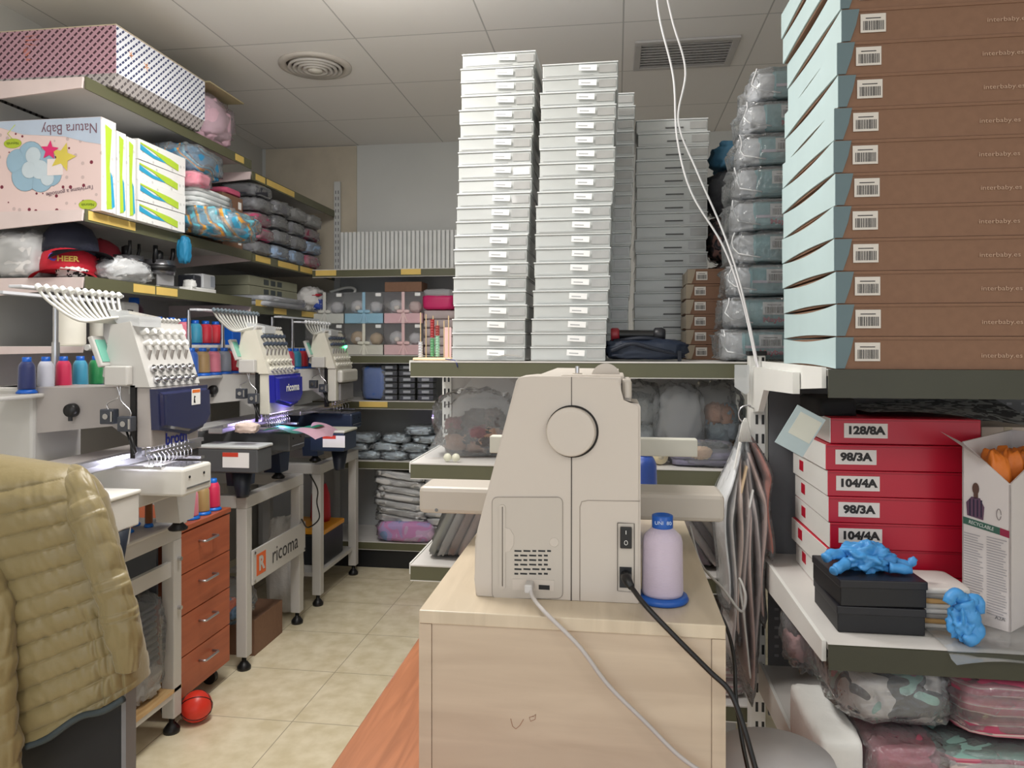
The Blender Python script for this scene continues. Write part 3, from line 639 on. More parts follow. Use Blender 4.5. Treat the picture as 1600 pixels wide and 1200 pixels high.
# bobbin rack with pegs at the left end
p_ = at(676, 562, 2.18)
o = thing('bobbin_rack', 'pale wooden peg rack holding bobbin towers at the left end of the gondola top', 'rack', (p_.x+.005, 2.19, 1.2575))
MB().bb((-.062, -.03, 0), (.055, .03, .008), bev=.003).build('base', mat(222, 196, 160, .5), o)
pegs = [(-.045, .145, 'w'), (-.028, .14, ''), (-.006, .135, 'r'), (.008, .12, 'g'), (.028, .12, ''), (.042, .135, '')]
for x, h, k in pegs: MB().cyl((x, 0, .008), (x, 0, h), .0017, n=8).build('peg', mat(205, 180, 140, .6), o)
for x, z0, z1, c in ((-.045, .01, .055, (210, 210, 215)), (-.008, .07, .12, (170, 40, 45)), (-.008, .012, .06, (90, 160, 110)), (.008, .012, .07, (150, 200, 170)), (.008, .075, .10, (160, 60, 55))):
    z = z0; k = 0
    while z < z1:
        b = MB(); b.lathe([(.0075, 0), (.0075, .001), (.006, .0013), (.006, .0055), (.0075, .006), (.0075, .007)], c=(x, -.001, z), n=14); q = b.build('bobbin', mat(*c, .4), o); z += .0078; k += 1
m = MB(); m.bb((.028, .0, .009), (.05, .003, .1)); m.build('card', mat(225, 190, 190, .7), o)
# papers on the top shelf in front of the stacks
m = MB(); m.surf(lambda u, v: (.12*u, .012*v, .004+.014*math.sin(math.pi*u)*(1-.2*v)), 12, 4); m.build('x', PAPER)
q = bpy.data.objects['x']; q.name = 'paper_sheet'; q.location = (-.37, 2.128, 1.2575); tag(q, 'curled white paper with an orange print at the foot of the leftmost box stack', 'paper')
tag(MB().tube([(-.50, 2.14, 1.262), (-.47, 2.132, 1.259), (-.462, 2.121, 1.25), (-.458, 2.12, 1.238)], .0016, n=6).build('pen_cord', mat(40, 50, 110, .5)), 'short dark blue cord hanging over the olive rail beside the bobbin rack', 'cord')

# gondola second shelf (z .955): knitted things in clear bags
def bag_of(name, label, cat, c, d, cols, seed, n=7, wrap=PLASTIC, rz=0, sf=1):
    o = thing(name, label, cat, c, rz); r_ = random.Random(seed)
    for k in range(n):
        col = cols[k % len(cols)]; s_ = (d[0]*.42*sf*r_.uniform(.8, 1.2), d[1]*.6, d[2]*.42*sf*r_.uniform(.8, 1.2))
        x = (r_.random()-.5)*d[0]*.55; zz = s_[2]*.5+r_.random()*d[2]*.42
        b = MB(); b.blob((x, (r_.random()-.5)*d[1]*.3, zz), s_, seed*3+k, .3, 4, .8, 26, 16); b.build('knitted_item', mat(*col, .9, bump=.8, bscale=120), o)
    b = MB()
    b.blob((0, 0, d[2]*.52), (d[0]*1.08, d[1]*1.05, d[2]*1.06), seed+4, .16, 4, .7, 44, 26); b.build('clear_bag', wrap, o); return o
bag_of('doll_bag', 'open clear bag of brown haired doll parts at the left end of the gondola shelf', 'bag', (-.44, 2.32, .962), (.25, .2, .19), [(110, 84, 74), (70, 54, 50), (176, 132, 105), (140, 76, 84), (56, 48, 48)], 3, 30, sf=.62)
m = MB(); m.surf(lambda u, v: (-.60+.02+.30*u+.10*v*(1-u), 2.20+.10*u, .96+.27*v*(.35+.65*math.sin(u*2.2+.5))), 20, 12); tag(m.build('bag_flap', clear('bag_sheet', opac=.22, gloss=.2, scale=8)), 'raised clear plastic flap of the doll bag leaning to the upright', 'bag')
for k, x in enumerate((-.50, -.475)):
    MB().lathe([(.012, 0), (.012, .007), (.004, .0075)], n=18, axis='y').build('bobbin', mat(225, 225, 205, .4), None, loc=(at((699, 712)[k], 0, 2.145).x, 2.145, .97))
for q in [o_ for o_ in C.objects if o_.name.startswith('bobbin') and o_.parent is None and o_.type == 'MESH']: tag(q, 'cream bobbin standing on edge at the front of the gondola shelf', 'bobbin', 'cream bobbins on the shelf edge')
bag_of('yarn_bag', 'clear bag of grey knitwear next to the sewing machine top right', 'bag', (.05, 2.34, .962), (.18, .2, .22), [(150, 152, 150), (130, 130, 118), (164, 170, 172)], 5, 7)
bag_of('yarn_bag', 'dark grey translucent bag in the middle of the gondola shelf right part', 'bag', (.19, 2.35, .962), (.15, .2, .21), [(122, 122, 128), (112, 112, 120)], 6, 5, wrap=MISTY)
bag_of('yarn_bag', 'clear bag of pale blue knitted cords below the small brown boxes', 'bag', (.305, 2.35, .992), (.15, .2, .19), [(150, 164, 172), (164, 176, 186), (190, 150, 130)], 7, 9)
fold_pack('folded_cloth', 'lilac grey folded cloth under the knitwear bags', 'cloth', (.26, 2.22, .958), (.2, .12, .035), mat(128, 122, 146, .85), 4, wrap=FILM, folds=2)
bag_of('toy_bag', 'small clear bag with a beige knitted head beside the hanging bags', 'bag', (.265, 2.17, .958), (.13, .06, .07), [(205, 176, 150), (214, 196, 170)], 8, 3)
# third shelf (z .654)
def shear(b, a):
    for v in b.bm.verts: v.co.x += (v.co.z)*math.tan(a)
def swatches(label, c, n, dx, cols, lean, h, seed, wrap=FILM):
    o = thing('garment_pack', label, 'garment pack', c); r_ = random.Random(seed)
    for k in range(n):
        b = MB(); b.blob((k*dx, 0, h/2), (dx*1.0, .2, h*.93), seed+k, .1, 3, .35, 20, 14)
        shear(b, lean); q = b.build('folded_garment', mat(*cols[k % len(cols)], .85, bump=.4), o)
    b = MB(); b.blob((n*dx*.45, 0, h*.52), (n*dx*1.15, .22, h*1.0), seed+30, .1, 4, .5, 40, 20); shear(b, lean); b.build('clear_bag', wrap, o); return o
swatches('leaning bag of grey brown garments at the left end of the low gondola shelf', (-.56, 2.27, .657), 7, .03, [(128, 128, 122), (142, 138, 134), (120, 100, 92), (150, 130, 122)], .45, .2, 3, PLASTIC)
for k, (x, lb) in enumerate(((.06, 'leaning pale garment packs on the low gondola shelf right of the machine'), (.24, 'leaning dark and pale packs behind the hanging bags'))):
    swatches(lb, (x, 2.27, .657), 6, .028, [(196, 190, 176), (120, 104, 112), (190, 180, 176), (92, 78, 84), (170, 160, 150)], -.7+.1*k, .2, 12+k, PLASTIC)
fold_pack('folded_cloth', 'pile of pale folded packs on the lowest gondola shelf', 'cloth', (-.3, 2.28, .303), (.4, .24, .2), mat(180, 178, 176, .85), 14, folds=5)
fold_pack('folded_cloth', 'pink and white packs at floor level right of the cabinet', 'cloth', (.2, 2.28, .303), (.34, .24, .24), stripes('pinkpacks', [(190, 160, 160), (220, 214, 210)], 20), 15, folds=5)

# ---------------------------------------------------------------- hanging bags on the post hook
r = MB().tube([(.372, 2.075, 1.13), (.352, 2.03, 1.14)]+[(.34+.022*math.cos(t)-.0, 2.0, 1.122+.024*math.sin(t)) for t in [1.2+.4*i for i in range(9)]], .0022, n=8).build('hanging_hook', CHROME, rt)
HB = [(-.06, (232, 232, 232)), (-.042, (222, 216, 212)), (-.025, (214, 192, 180)), (-.008, (200, 184, 178)), (.008, (216, 190, 182)), (.024, (196, 184, 182)), (.04, (210, 182, 174)), (.056, (176, 104, 88))]
for k, (dx_, c_) in enumerate(HB):
    o = thing('hanging_pack', '%s garment bag hanging on the post hook, %s from the left' % (['white', 'pale grey', 'beige', 'taupe', 'dusty pink', 'grey brown', 'rose brown', 'rust red'][k], ['first', 'second', 'third', 'fourth', 'fifth', 'sixth', 'seventh', 'last'][k]), 'hanging garment', (.335, 2.0, 1.10), group='garment bags on the post hook')
    top = Vector((.002*(k-3.5), -.0, 0)); L_ = [.47, .62, .55, .66, .7, .6, .5, .33][k]
    fan = dx_*.9
    def shp(u, v, th=1.0, k=k, fan=fan, L_=L_):
        t = 2*math.pi*u; wv = .006*math.sin(9*v+k*1.7)
        wd = (.02+.17*min(1, v*3.0)) ; x = fan*min(1, v*2.6)+wv+.016*th*math.cos(t)*(.35+.65*min(1, v*3))*(1 if v < .97 else .4)
        return (x, .03+math.sin(t)*wd*.5, -.01-L_*v+.004*math.sin(5*t))
    b = MB(); b.surf(lambda u, v: shp(u, .14+.80*v, .55), 16, 26, cu=True); b.build('garment', mat(*c_, .85, bump=.7, bscale=40), o)
    b = MB(); b.surf(lambda u, v: shp(u, v, 1.15), 18, 34, cu=True); b.build('clear_bag', PLASTIC, o)
    if k in (0, 2, 4): b = MB(); b.box((fan*.5, -.045, -.08-.03*k), (.004, .02, .07), rot=(0, .2, 0)); b.build('price_tag', mat(226, 200, 165, .7) if k == 2 else PAPER, o)
    b = MB(); b.tube([(0, .0, .012), (fan*.12, .0, 0), (fan*.3, .0, -.05)], .0025, n=6); b.build('hanger_strip', WHITE, o)

# ---------------------------------------------------------------- red boxes
RED = mat(186, 14, 46, .35, var=.04); REDD = mat(160, 16, 40, .4)
RW, RH = .305, .0565
names = ['', '', '104/4A', '98/3A', '104/4A', '98/3A', '128/8A']
xo = [.012, .008, .013, .010, .008, .004, .017]; yo = [.0, .004, 0, .0, 0, 0, .01]; rz = [.0, .02, .01, .0, .01, .015, -.01]
for i in range(7):
    zz = .7435+i*(RH+.0006); t_ = names[i]
    o = thing('red_box', ('red box marked %s, %s of the red stack' % (t_, order(6-i, 7))) if t_ else 'red garment box with white side, %s of the red stack' % order(6-i, 7), 'box', (.452+xo[i], 1.70+yo[i], zz), rz[i], group='red boxes in the stack')
    MB().bb((0, .0, 0), (RW, .30, RH-.0005), bev=.0015).build('carton', RED, o)
    MB().bb((-.0015, .002, .001), (.004, .30, RH-.0015)).build('white_side', mat(226, 226, 222, .4, var=.02), o)
    MB().bb((-.0025, .20, RH*.35), (-.0014, .235, RH*.78)).build('side_mark', RED, o)
    MB().bb((.0, -.0012, RH-.006), (RW, .001, RH-.0045)).build('lid_seam', REDD, o)
    if t_:
        lw = .09 if t_[0] == '1' else .085; lx_ = .062 if i < 6 else .072
        MB().bb((lx_-lw/2, -.0015, .013), (lx_+lw/2, -.0005, .045)).build('size_label', mat(228, 222, 218, .6, var=.02), o)
        text(t_, .0235, INK, o, (lx_, -.0018, .029), bold=.0012, sx=1.12)
for k, x in enumerate((.862, .985)):
    q = thing('pale_carton', 'pale beige carton behind the printed carton, %s of the pair' % ('left' if k == 0 else 'right'), 'box', (x, 1.90, .7435), group='pale cartons behind the printed carton'); MB().bb((0, 0, 0), (.118, .15, .365), bev=.002).build('carton', mat(222, 208, 196, .6, var=.02), q); MB().bb((.05, -.001, .3), (.068, .0, .365)).build('tape', mat(200, 186, 160, .4), q)
# tag hanging over the top-left of the red stack
o = thing('swing_tag', 'pale blue and cream paper tag propped on the corner of the red stack', 'tag', (.394, 1.672, 1.115), rot=(.12, .5, -.05)); o.scale = (.66, .66, .66)
m = MB(); m.bb((-.05, -.001, -.07), (.05, .001, .075), bev=.0008); m.build('card', mat(190, 208, 212, .5), o)
m = MB(); m.bb((-.03, -.002, -.02), (.045, -.0011, .06)); m.build('paper_label', mat(224, 226, 214, .6), o)
m = MB(); m.bb((.42, 1.75, .0), (.50, 1.78, .02))
fold_pack('dark_cloth', 'black folded cloth tucked beside the top red box', 'cloth', (.50, 1.86, 1.137), (.09, .2, .045), mat(34, 34, 36, .9), 5, wrap=None)
m = MB(); m.surf(lambda u, v: (.56+.36*u, 1.74+.26*v, 1.1375+.018*math.sin(3*u+1)*(1-v)+.012*v+.03*u*v), 16, 8); tag(m.build('folded_leaflet', patches('leaflet_print', [(110, 116, 122), (60, 62, 68), (150, 154, 158), (70, 72, 78)], 30)), 'grey printed leaflets lying on top of the red boxes', 'leaflet')

# black boxes + gloves
for i, (z_, rz_) in enumerate(((.7435, .0), (.7955, .05))):
    o = thing('black_box', 'matte black box, %s of the two under the blue glove' % ('lower' if i == 0 else 'upper'), 'box', (.475+.002*i, 1.60, z_), rz_, group='black boxes')
    MB().box((0, 0, .0245), (.160, .17, .049), bev=.002).build('base', mat(20, 20, 24, .5), o); MB().box((0, 0, .043), (.164, .174, .016), bev=.002).build('lid', mat(26, 26, 32, .45), o)
    o.location.x = .508
def glove(name, label, loc, rz, seed, sx, sy, sz, fing):
    o = thing(name, label, 'glove', loc, rz); GB = mat(72, 150, 214, .45, var=.06, scale=30, bump=.5, bscale=50)
    b = MB()
    off = Vector((seed, seed*2.1, 0))
    def f(u, v):
        t = 2*math.pi*u; ph = math.pi*(v*.99+.005-.5)
        q = Vector((math.cos(ph)*math.cos(t), math.cos(ph)*math.sin(t), math.sin(ph)))
        rd = 1-.55*abs(noise.noise(q*1.5+off))+.22*noise.noise(q*3+off)-.22*abs(noise.noise(q*4.5+off))
        return (q.x*sx*rd, q.y*sy*rd, max(-sz*.72, q.z*sz*rd))
    b.surf(f, 72, 40, cu=True); b.build('glove_palm', GB, o, loc=(0, 0, sz*.72))
    for k, (pts, r_) in enumerate(fing):
        P = spline(pts, 6); n = len(P); b = MB(); b.tube(P, [r_*(1.0-.3*i/n+.10*math.sin(i*1.3+k)) for i in range(n)], n=12)
        for v in b.bm.verts: v.co += Vector((noise.noise(v.co*90), noise.noise(v.co*90+Vector((5, 5, 5))), 0))*.003
        b.build('glove_finger', GB, o)
    return o
glove('disposable_glove', 'crumpled blue disposable glove lying on the black boxes', (.505, 1.585, .8455), .1, 3.3, .062, .045, .036,
      [([(-.05, 0, .03), (-.075, -.01, .035), (-.092, -.02, .028)], .012), ([(-.05, -.02, .02), (-.075, -.035, .012), (-.085, -.04, .008)], .012), ([(.05, 0, .02), (.078, -.005, .014), (.092, -.008, .028)], .010), ([(.03, -.03, .015), (.07, -.035, .012)], .011)])
m = MB(); m.surf(lambda u, v: (.60+.40*u, 1.41+.28*v+(.02*math.sin(5*u) if v < .1 else 0), .7455+.004*math.sin(9*u+3*v)*(1-v)-(.012 if v < .12 else 0)), 40, 14); tag(m.build('clear_sleeve', clear('sleeve_film', opac=.25, gloss=.35, scale=12)), 'clear plastic sleeve hanging over the dark shelf edge under the carton', 'plastic sleeve')
for i in range(8):
    c_ = [(196, 192, 186), (190, 150, 96), (150, 146, 142), (214, 210, 206)][i % 4]
    tag(MB().blob((0, 0, .005), (.10, .13, .011), i, .06, 3, .25, 28, 8).build('cloth_patch', mat(*c_, .85), loc=(.636+.006*(i % 3), 1.62, .744+i*.0098)), '%s flat pack, %s in the pile between black boxes and carton' % (['pale', 'tan', 'grey', 'white'][i % 4], order(7-i, 8)), 'flat pack', 'flat packs beside the black boxes')
g2 = glove('disposable_glove', 'blue disposable glove drooping over the flat packs beside the carton', (.642, 1.485, .752), .2, 8.1, .028, .03, .045,
      [([(.0, -.0, .07), (.008, -.01, .045), (.012, -.014, .01)], .019), ([(.01, 0, .05), (.016, -.016, .02), (-.01, -.022, .004)], .015), ([(0, 0, .075), (-.018, 0, .085), (-.03, 0, .068)], .013), ([(.0, 0, .06), (.026, 0, .075), (.03, -.005, .05)], .013)])
# white printed carton with orange contents
o = thing('printed_carton', 'open white printed carton of orange packs at the right edge of the shelf', 'box', (.700, 1.622, .7435), 0)
WC = mat(220, 213, 211, .55, var=.03); ang = math.atan2(-.065, .059); cu_, su_ = math.cos(ang), math.sin(ang)
def cw(u, v): return (u*cu_-v*su_, u*su_+v*cu_)      # carton plan: u along the printed panel, v away from it
pol = [cw(0, 0), cw(.088, 0), cw(.088, .22), cw(0, .22)]; HC = .372
def wall(m, p, q, h0, h1, t=.003, z0=0):
    d = Vector((q[0]-p[0], q[1]-p[1], 0)).normalized(); n = Vector((-d.y, d.x, 0))*t
    P = Vector((p[0], p[1], 0)); Q = Vector((q[0], q[1], 0))
    vs = [P+Vector((0, 0, z0)), Q+Vector((0, 0, z0)), Q+Vector((0, 0, h1)), P+Vector((0, 0, h0))]; vs += [v+n for v in vs]
    m._faces(vs, [(0, 1, 2, 3), (7, 6, 5, 4), (0, 4, 5, 1), (1, 5, 6, 2), (2, 6, 7, 3), (3, 7, 4, 0)])
m = MB(); wall(m, pol[0], pol[1], HC-.01, HC-.085); m.build('front_panel', WC, o)
m = MB(); wall(m, pol[1], pol[2], HC-.085, HC-.01); m.build('side_panel', WC, o)
m = MB(); wall(m, pol[2], pol[3], HC, HC); wall(m, pol[3], pol[0], HC, HC-.01); m.build('rear_panels', WC, o)
m = MB(); m.prism([cw(.002, .002), cw(.086, .002), cw(.086, .218), cw(.002, .218)], 'z', 0, .003); m.build('carton_floor', WC, o)
f0, f1 = cw(0, 0), cw(.088, 0); g0, g1 = cw(-.022, -.045), cw(.05, -.05)
m = MB(); m._faces([Vector(v) for v in ((f0[0], f0[1], HC-.012), (cw(.05, 0)[0], cw(.05, 0)[1], HC-.05), (g1[0], g1[1], HC-.03), (g0[0], g0[1], HC+.012))], [(0, 1, 2, 3)]); bmesh.ops.solidify(m.bm, geom=m.bm.faces[:], thickness=.002); m.build('open_flap', WC, o)
for vv in (.04, .10, .16):
    c_ = cw(.044, vv); b = MB(); b.blob((c_[0], c_[1], HC*.47), (.048, .055, HC*.9), 4+vv*10, .08, 3, .45); b.build('orange_pack', mat(220, 120, 40, .5, bump=.4), o)
def fp(x, z, d=.0012): u_ = cw(x, -d); return Vector((u_[0], u_[1], z))
def panel(x0, x1, z0, z1, z0b, z1b, d, nm, mt, m=None):
    q = m or MB(); vs = [fp(x0, z0, d), fp(x1, z0b, d), fp(x1, z1b, d), fp(x0, z1, d)]; vs += [fp(x0, z0, .0001), fp(x1, z0b, .0001), fp(x1, z1b, .0001), fp(x0, z1, .0001)]
    q._faces(vs, [(0, 1, 2, 3), (7, 6, 5, 4), (0, 4, 5, 1), (1, 5, 6, 2), (2, 6, 7, 3), (3, 7, 4, 0)])
    if m is None: q.build(nm, mt, o)
panel(.002, .070, .196, .210, .186, .200, .001, 'green_band', mat(58, 100, 86, .6)); panel(.070, .086, .186, .200, .183, .197, .001, 'red_band', mat(150, 40, 70, .6))
def disc(cx, cz, rx, rz, d, m, n=20):
    vs = [fp(cx+rx*math.cos(2*math.pi*i/n), cz+rz*math.sin(2*math.pi*i/n), d) for i in range(n)]; m._faces(vs, [tuple(range(n))])
m = MB(); vs = [fp(x, z, .0012) for x, z in ((.010, .214), (.040, .209), (.042, .235), (.034, .252), (.018, .253), (.008, .240))]; m._faces(vs, [(0, 1, 2, 3, 4, 5)]); sh = m.build('printed_shirt', mat(98, 70, 92, .7), o)
m = MB()
for k in range(4): panel(.014+k*.007, .0165+k*.007, .214, .248, .214, .248, .0014, '', None, m)
m.build('shirt_checks', mat(40, 34, 60, .7), sh)
m = MB(); disc(.026, .270, .0065, .012, .0013, m); panel(.022, .030, .250, .262, .250, .262, .0012, '', None, m); m.build('printed_head', mat(92, 66, 58, .7), o)
m = MB(); r_ = random.Random(9)
for cx_ in (.004, .046):
    for j in range(30):
        L_ = r_.choice((.034, .036, .026, .03)); zc = .178-j*.0052; m._faces([fp(cx_, zc-.0009), fp(cx_+L_, zc-.0009-.002), fp(cx_+L_, zc+.0009-.002), fp(cx_, zc+.0009)], [(0, 1, 2, 3)])
m.build('printed_text', mat(168, 164, 168, .7), o)
m = MB(); m.tube([fp(.068+.004*math.cos(t), .226+.011*math.sin(t)) for t in [.6*i for i in range(11)]], .0006, n=5); m.build('printed_badge', mat(120, 110, 112, .7), o)
RP = (math.pi/2, 0, ang)
text('RECYCLABLE', .010, mat(215, 222, 218, .6), o, fp(.036, .198, .0016), face=RP, sx=.8, roll=-.14)
text('A2A', .010, mat(120, 118, 120, .6), o, fp(.070, .022), face=RP)

# lower shelf: towels and blankets in clear bags
PK = mat(196, 96, 118, .85, bump=.5); MINT = mat(150, 200, 186, .85, bump=.5)
TS = stripes('towel_stripes', [(178, 74, 100), (206, 128, 142), (216, 190, 186), (178, 74, 100)], 9, 'Z', .8)
TM = stripes('towel_mint', [(206, 190, 184), (178, 84, 106), (206, 128, 142), (150, 190, 180)], 7, 'Z', .9)
CH = patches('cartoon_print', [(150, 196, 182), (216, 208, 204), (214, 206, 200), (44, 44, 50), (150, 196, 182), (206, 130, 150)], 14)
fold_pack('bagged_towel', 'pink and white striped towel in a clear bag, upper right under the dark rail', 'towel', (.80, 1.64, .575), (.34, .34, .11), TS, 2, wrap=CRINK, folds=3, gap=.01)
fold_pack('bagged_towel', 'mint and pink printed blanket in a clear bag under the left dark rail end', 'blanket', (.53, 1.66, .575), (.2, .34, .105), CH, 4, wrap=CRINK, gap=.012, p=.45)
fold_pack('bagged_towel', 'pink and mint towel in a clear bag, lower right', 'towel', (.76, 1.62, .443), (.36, .34, .115), TM, 7, wrap=CRINK, folds=2, gap=.01)
fold_pack('bagged_towel', 'pale pink bagged blanket at the bottom, beside the white cloth', 'blanket', (.54, 1.62, .443), (.13, .34, .115), PK, 9, wrap=CRINK, gap=.012)
fold_pack('white_cloth', 'white folded cloth at the lower left of the towel shelf', 'cloth', (.425, 1.60, .443), (.09, .26, .11), mat(226, 226, 222, .9, bump=.4), 10, wrap=None, folds=1)
bag_of('toy_bag', 'clear bag of dark and pink items hanging left of the towels', 'bag', (.45, 1.80, .555), (.12, .16, .15), [(70, 60, 62), (160, 120, 120), (50, 46, 48)], 21, 5)
tag(MB().tube(spline([(.40, 1.5, .70), (.43, 1.6, .70), (.48, 1.75, .72)]), .005, n=8).build('black_strap', BLACK), 'black strap end poking out above the bagged blanket', 'strap')
# white sheet of a swivel stool between desk and shelf
o = thing('stool', 'white plastic stool seat beside the desk at the bottom of the photo', 'stool', (.26, 1.19, 0))
m = MB(); m.lathe([(.0, .60), (.10, .60), (.135, .605), (.14, .62), (.13, .635), (.0, .64)][::-1], n=40); m.build('seat', mat(196, 194, 196, .4), o)
MB().cyl((0, 0, .06), (0, 0, .60), .022).build('column', CHROME, o)
m = MB(); m.lathe([(.15, .0), (.15, .01), (.03, .06), (.0, .06)], n=32); m.build('base', CHROME, o)
o.location = (.245, 1.2, 0); o.scale = (.68, .68, 1.04)
# ---------------------------------------------------------------- embroidery machines
LG = mat(196, 194, 190, .42, var=.02); LG2 = mat(172, 166, 163, .45, var=.02); DG = mat(84, 86, 88, .45); DG2 = mat(62, 66, 74, .4); ALU = mat(190, 190, 196, .3, .85, var=.03)
COVB = mat(34, 40, 78, .15, coat=.6); COVR = mat(34, 38, 150, .18, coat=.6); DNAVY = mat(40, 52, 74, .35)
def stand(name, label, y0, y1, zt, shelf=None, feet=True, x0=-2.02, x1=-1.46, leg=.045, m_=LG, plate=None):
    o = thing(name, label, 'machine stand', (x1, (y0+y1)/2, 0)); hw = (y1-y0)/2; dp = x1-x0
    for a, b in ((-leg/2, -hw+leg/2), (-leg/2, hw-leg/2), (-dp+leg/2, -hw+leg/2), (-dp+leg/2, hw-leg/2)):
        l = MB().bb((a-leg/2, b-leg/2, .055), (a+leg/2, b+leg/2, zt-.05), bev=.003).build('leg', m_, o)
        f = MB(); f.lathe([(.026, 0), (.027, .012), (.014, .03), (.009, .032), (.009, .056)], c=(a, b, 0), n=18); f.build('foot', BLACK, l)
    m = MB(); m.bb((-leg, -hw, zt-.05), (0, hw, zt), bev=.003); m.bb((-dp, -hw, zt-.05), (-dp+leg, hw, zt), bev=.003); m.bb((-dp+leg, -hw, zt-.05), (-leg, -hw+leg, zt), bev=.003); m.bb((-dp+leg, hw-leg, zt-.05), (-leg, hw, zt), bev=.003)
    m.build('top_frame', m_, o)
    if shelf: 
        m = MB(); m.bb((-dp+.005, -hw+.005, shelf-.03), (-.003, hw-.005, shelf-.012)); s = m.build('lower_frame', m_, o)
        MB().bb((-dp+.01, -hw+.01, shelf-.012), (.0, hw+.0, shelf)).build('shelf_board', wood('pine_board', (178, 140, 92), (205, 172, 124), 5, (10, 1, 1)), s)
    return o
ZT = .70
s1 = stand('machine_stand', 'white steel machine stand with pine lower shelf behind the olive jacket', 1.62, 2.33, ZT, shelf=.155)
MB().bb((-.60, -.36, ZT+.001), (.02, .357, ZT+.014), bev=.005).build('table_top', LG, s1)
m = MB(); m.bb((-.5, .29, .44), (-.05, .30, .648)); m.build('rear_panel', DG2, s1)
m = MB(); m.box((-.018, .0, .555), (.016, .68, .05), rot=(.0, 0, 0)); m.build('front_rail', LG, s1)
for z in (.42, .585): MB().cyl((.0, .335, z), (.012, .335, z), .007).build('bolt', CHROME, s1)
s2 = stand('machine_stand', 'white steel machine stand with lettered plate, second in the row', 2.775, 3.32, ZT)
m = MB(); m.bb((.002, -.24, .335), (.01, .27, .475), bev=.002); pl2 = m.build('name_plate', LG, s2)
text('ricoma', .098, mat(60, 60, 62, .5), pl2, (.0115, .055, .405), '+x', sx=.95)
m = MB(); m.bb((.0101, -.21, .362), (.0112, -.13, .45), bev=.004); lg_ = m.build('logo_square', mat(226, 104, 50, .5), pl2)
text('R', .08, LG, lg_, (.0122, -.17, .405), '+x', bold=.003)
for y, z in ((-.225, .462), (.258, .462), (-.225, .348), (.258, .348)): MB().cyl((.01, y, z), (.014, y, z), .006, n=10).build('bolt', CHROME, pl2)
s3 = stand('machine_stand', 'white steel machine stand third in the row, nearest the back shelving', 3.52, 4.07, ZT+.01)
MB().bb((-.5, -.25, .14), (-.02, .25, .16)).build('lower_shelf', LG, s3)

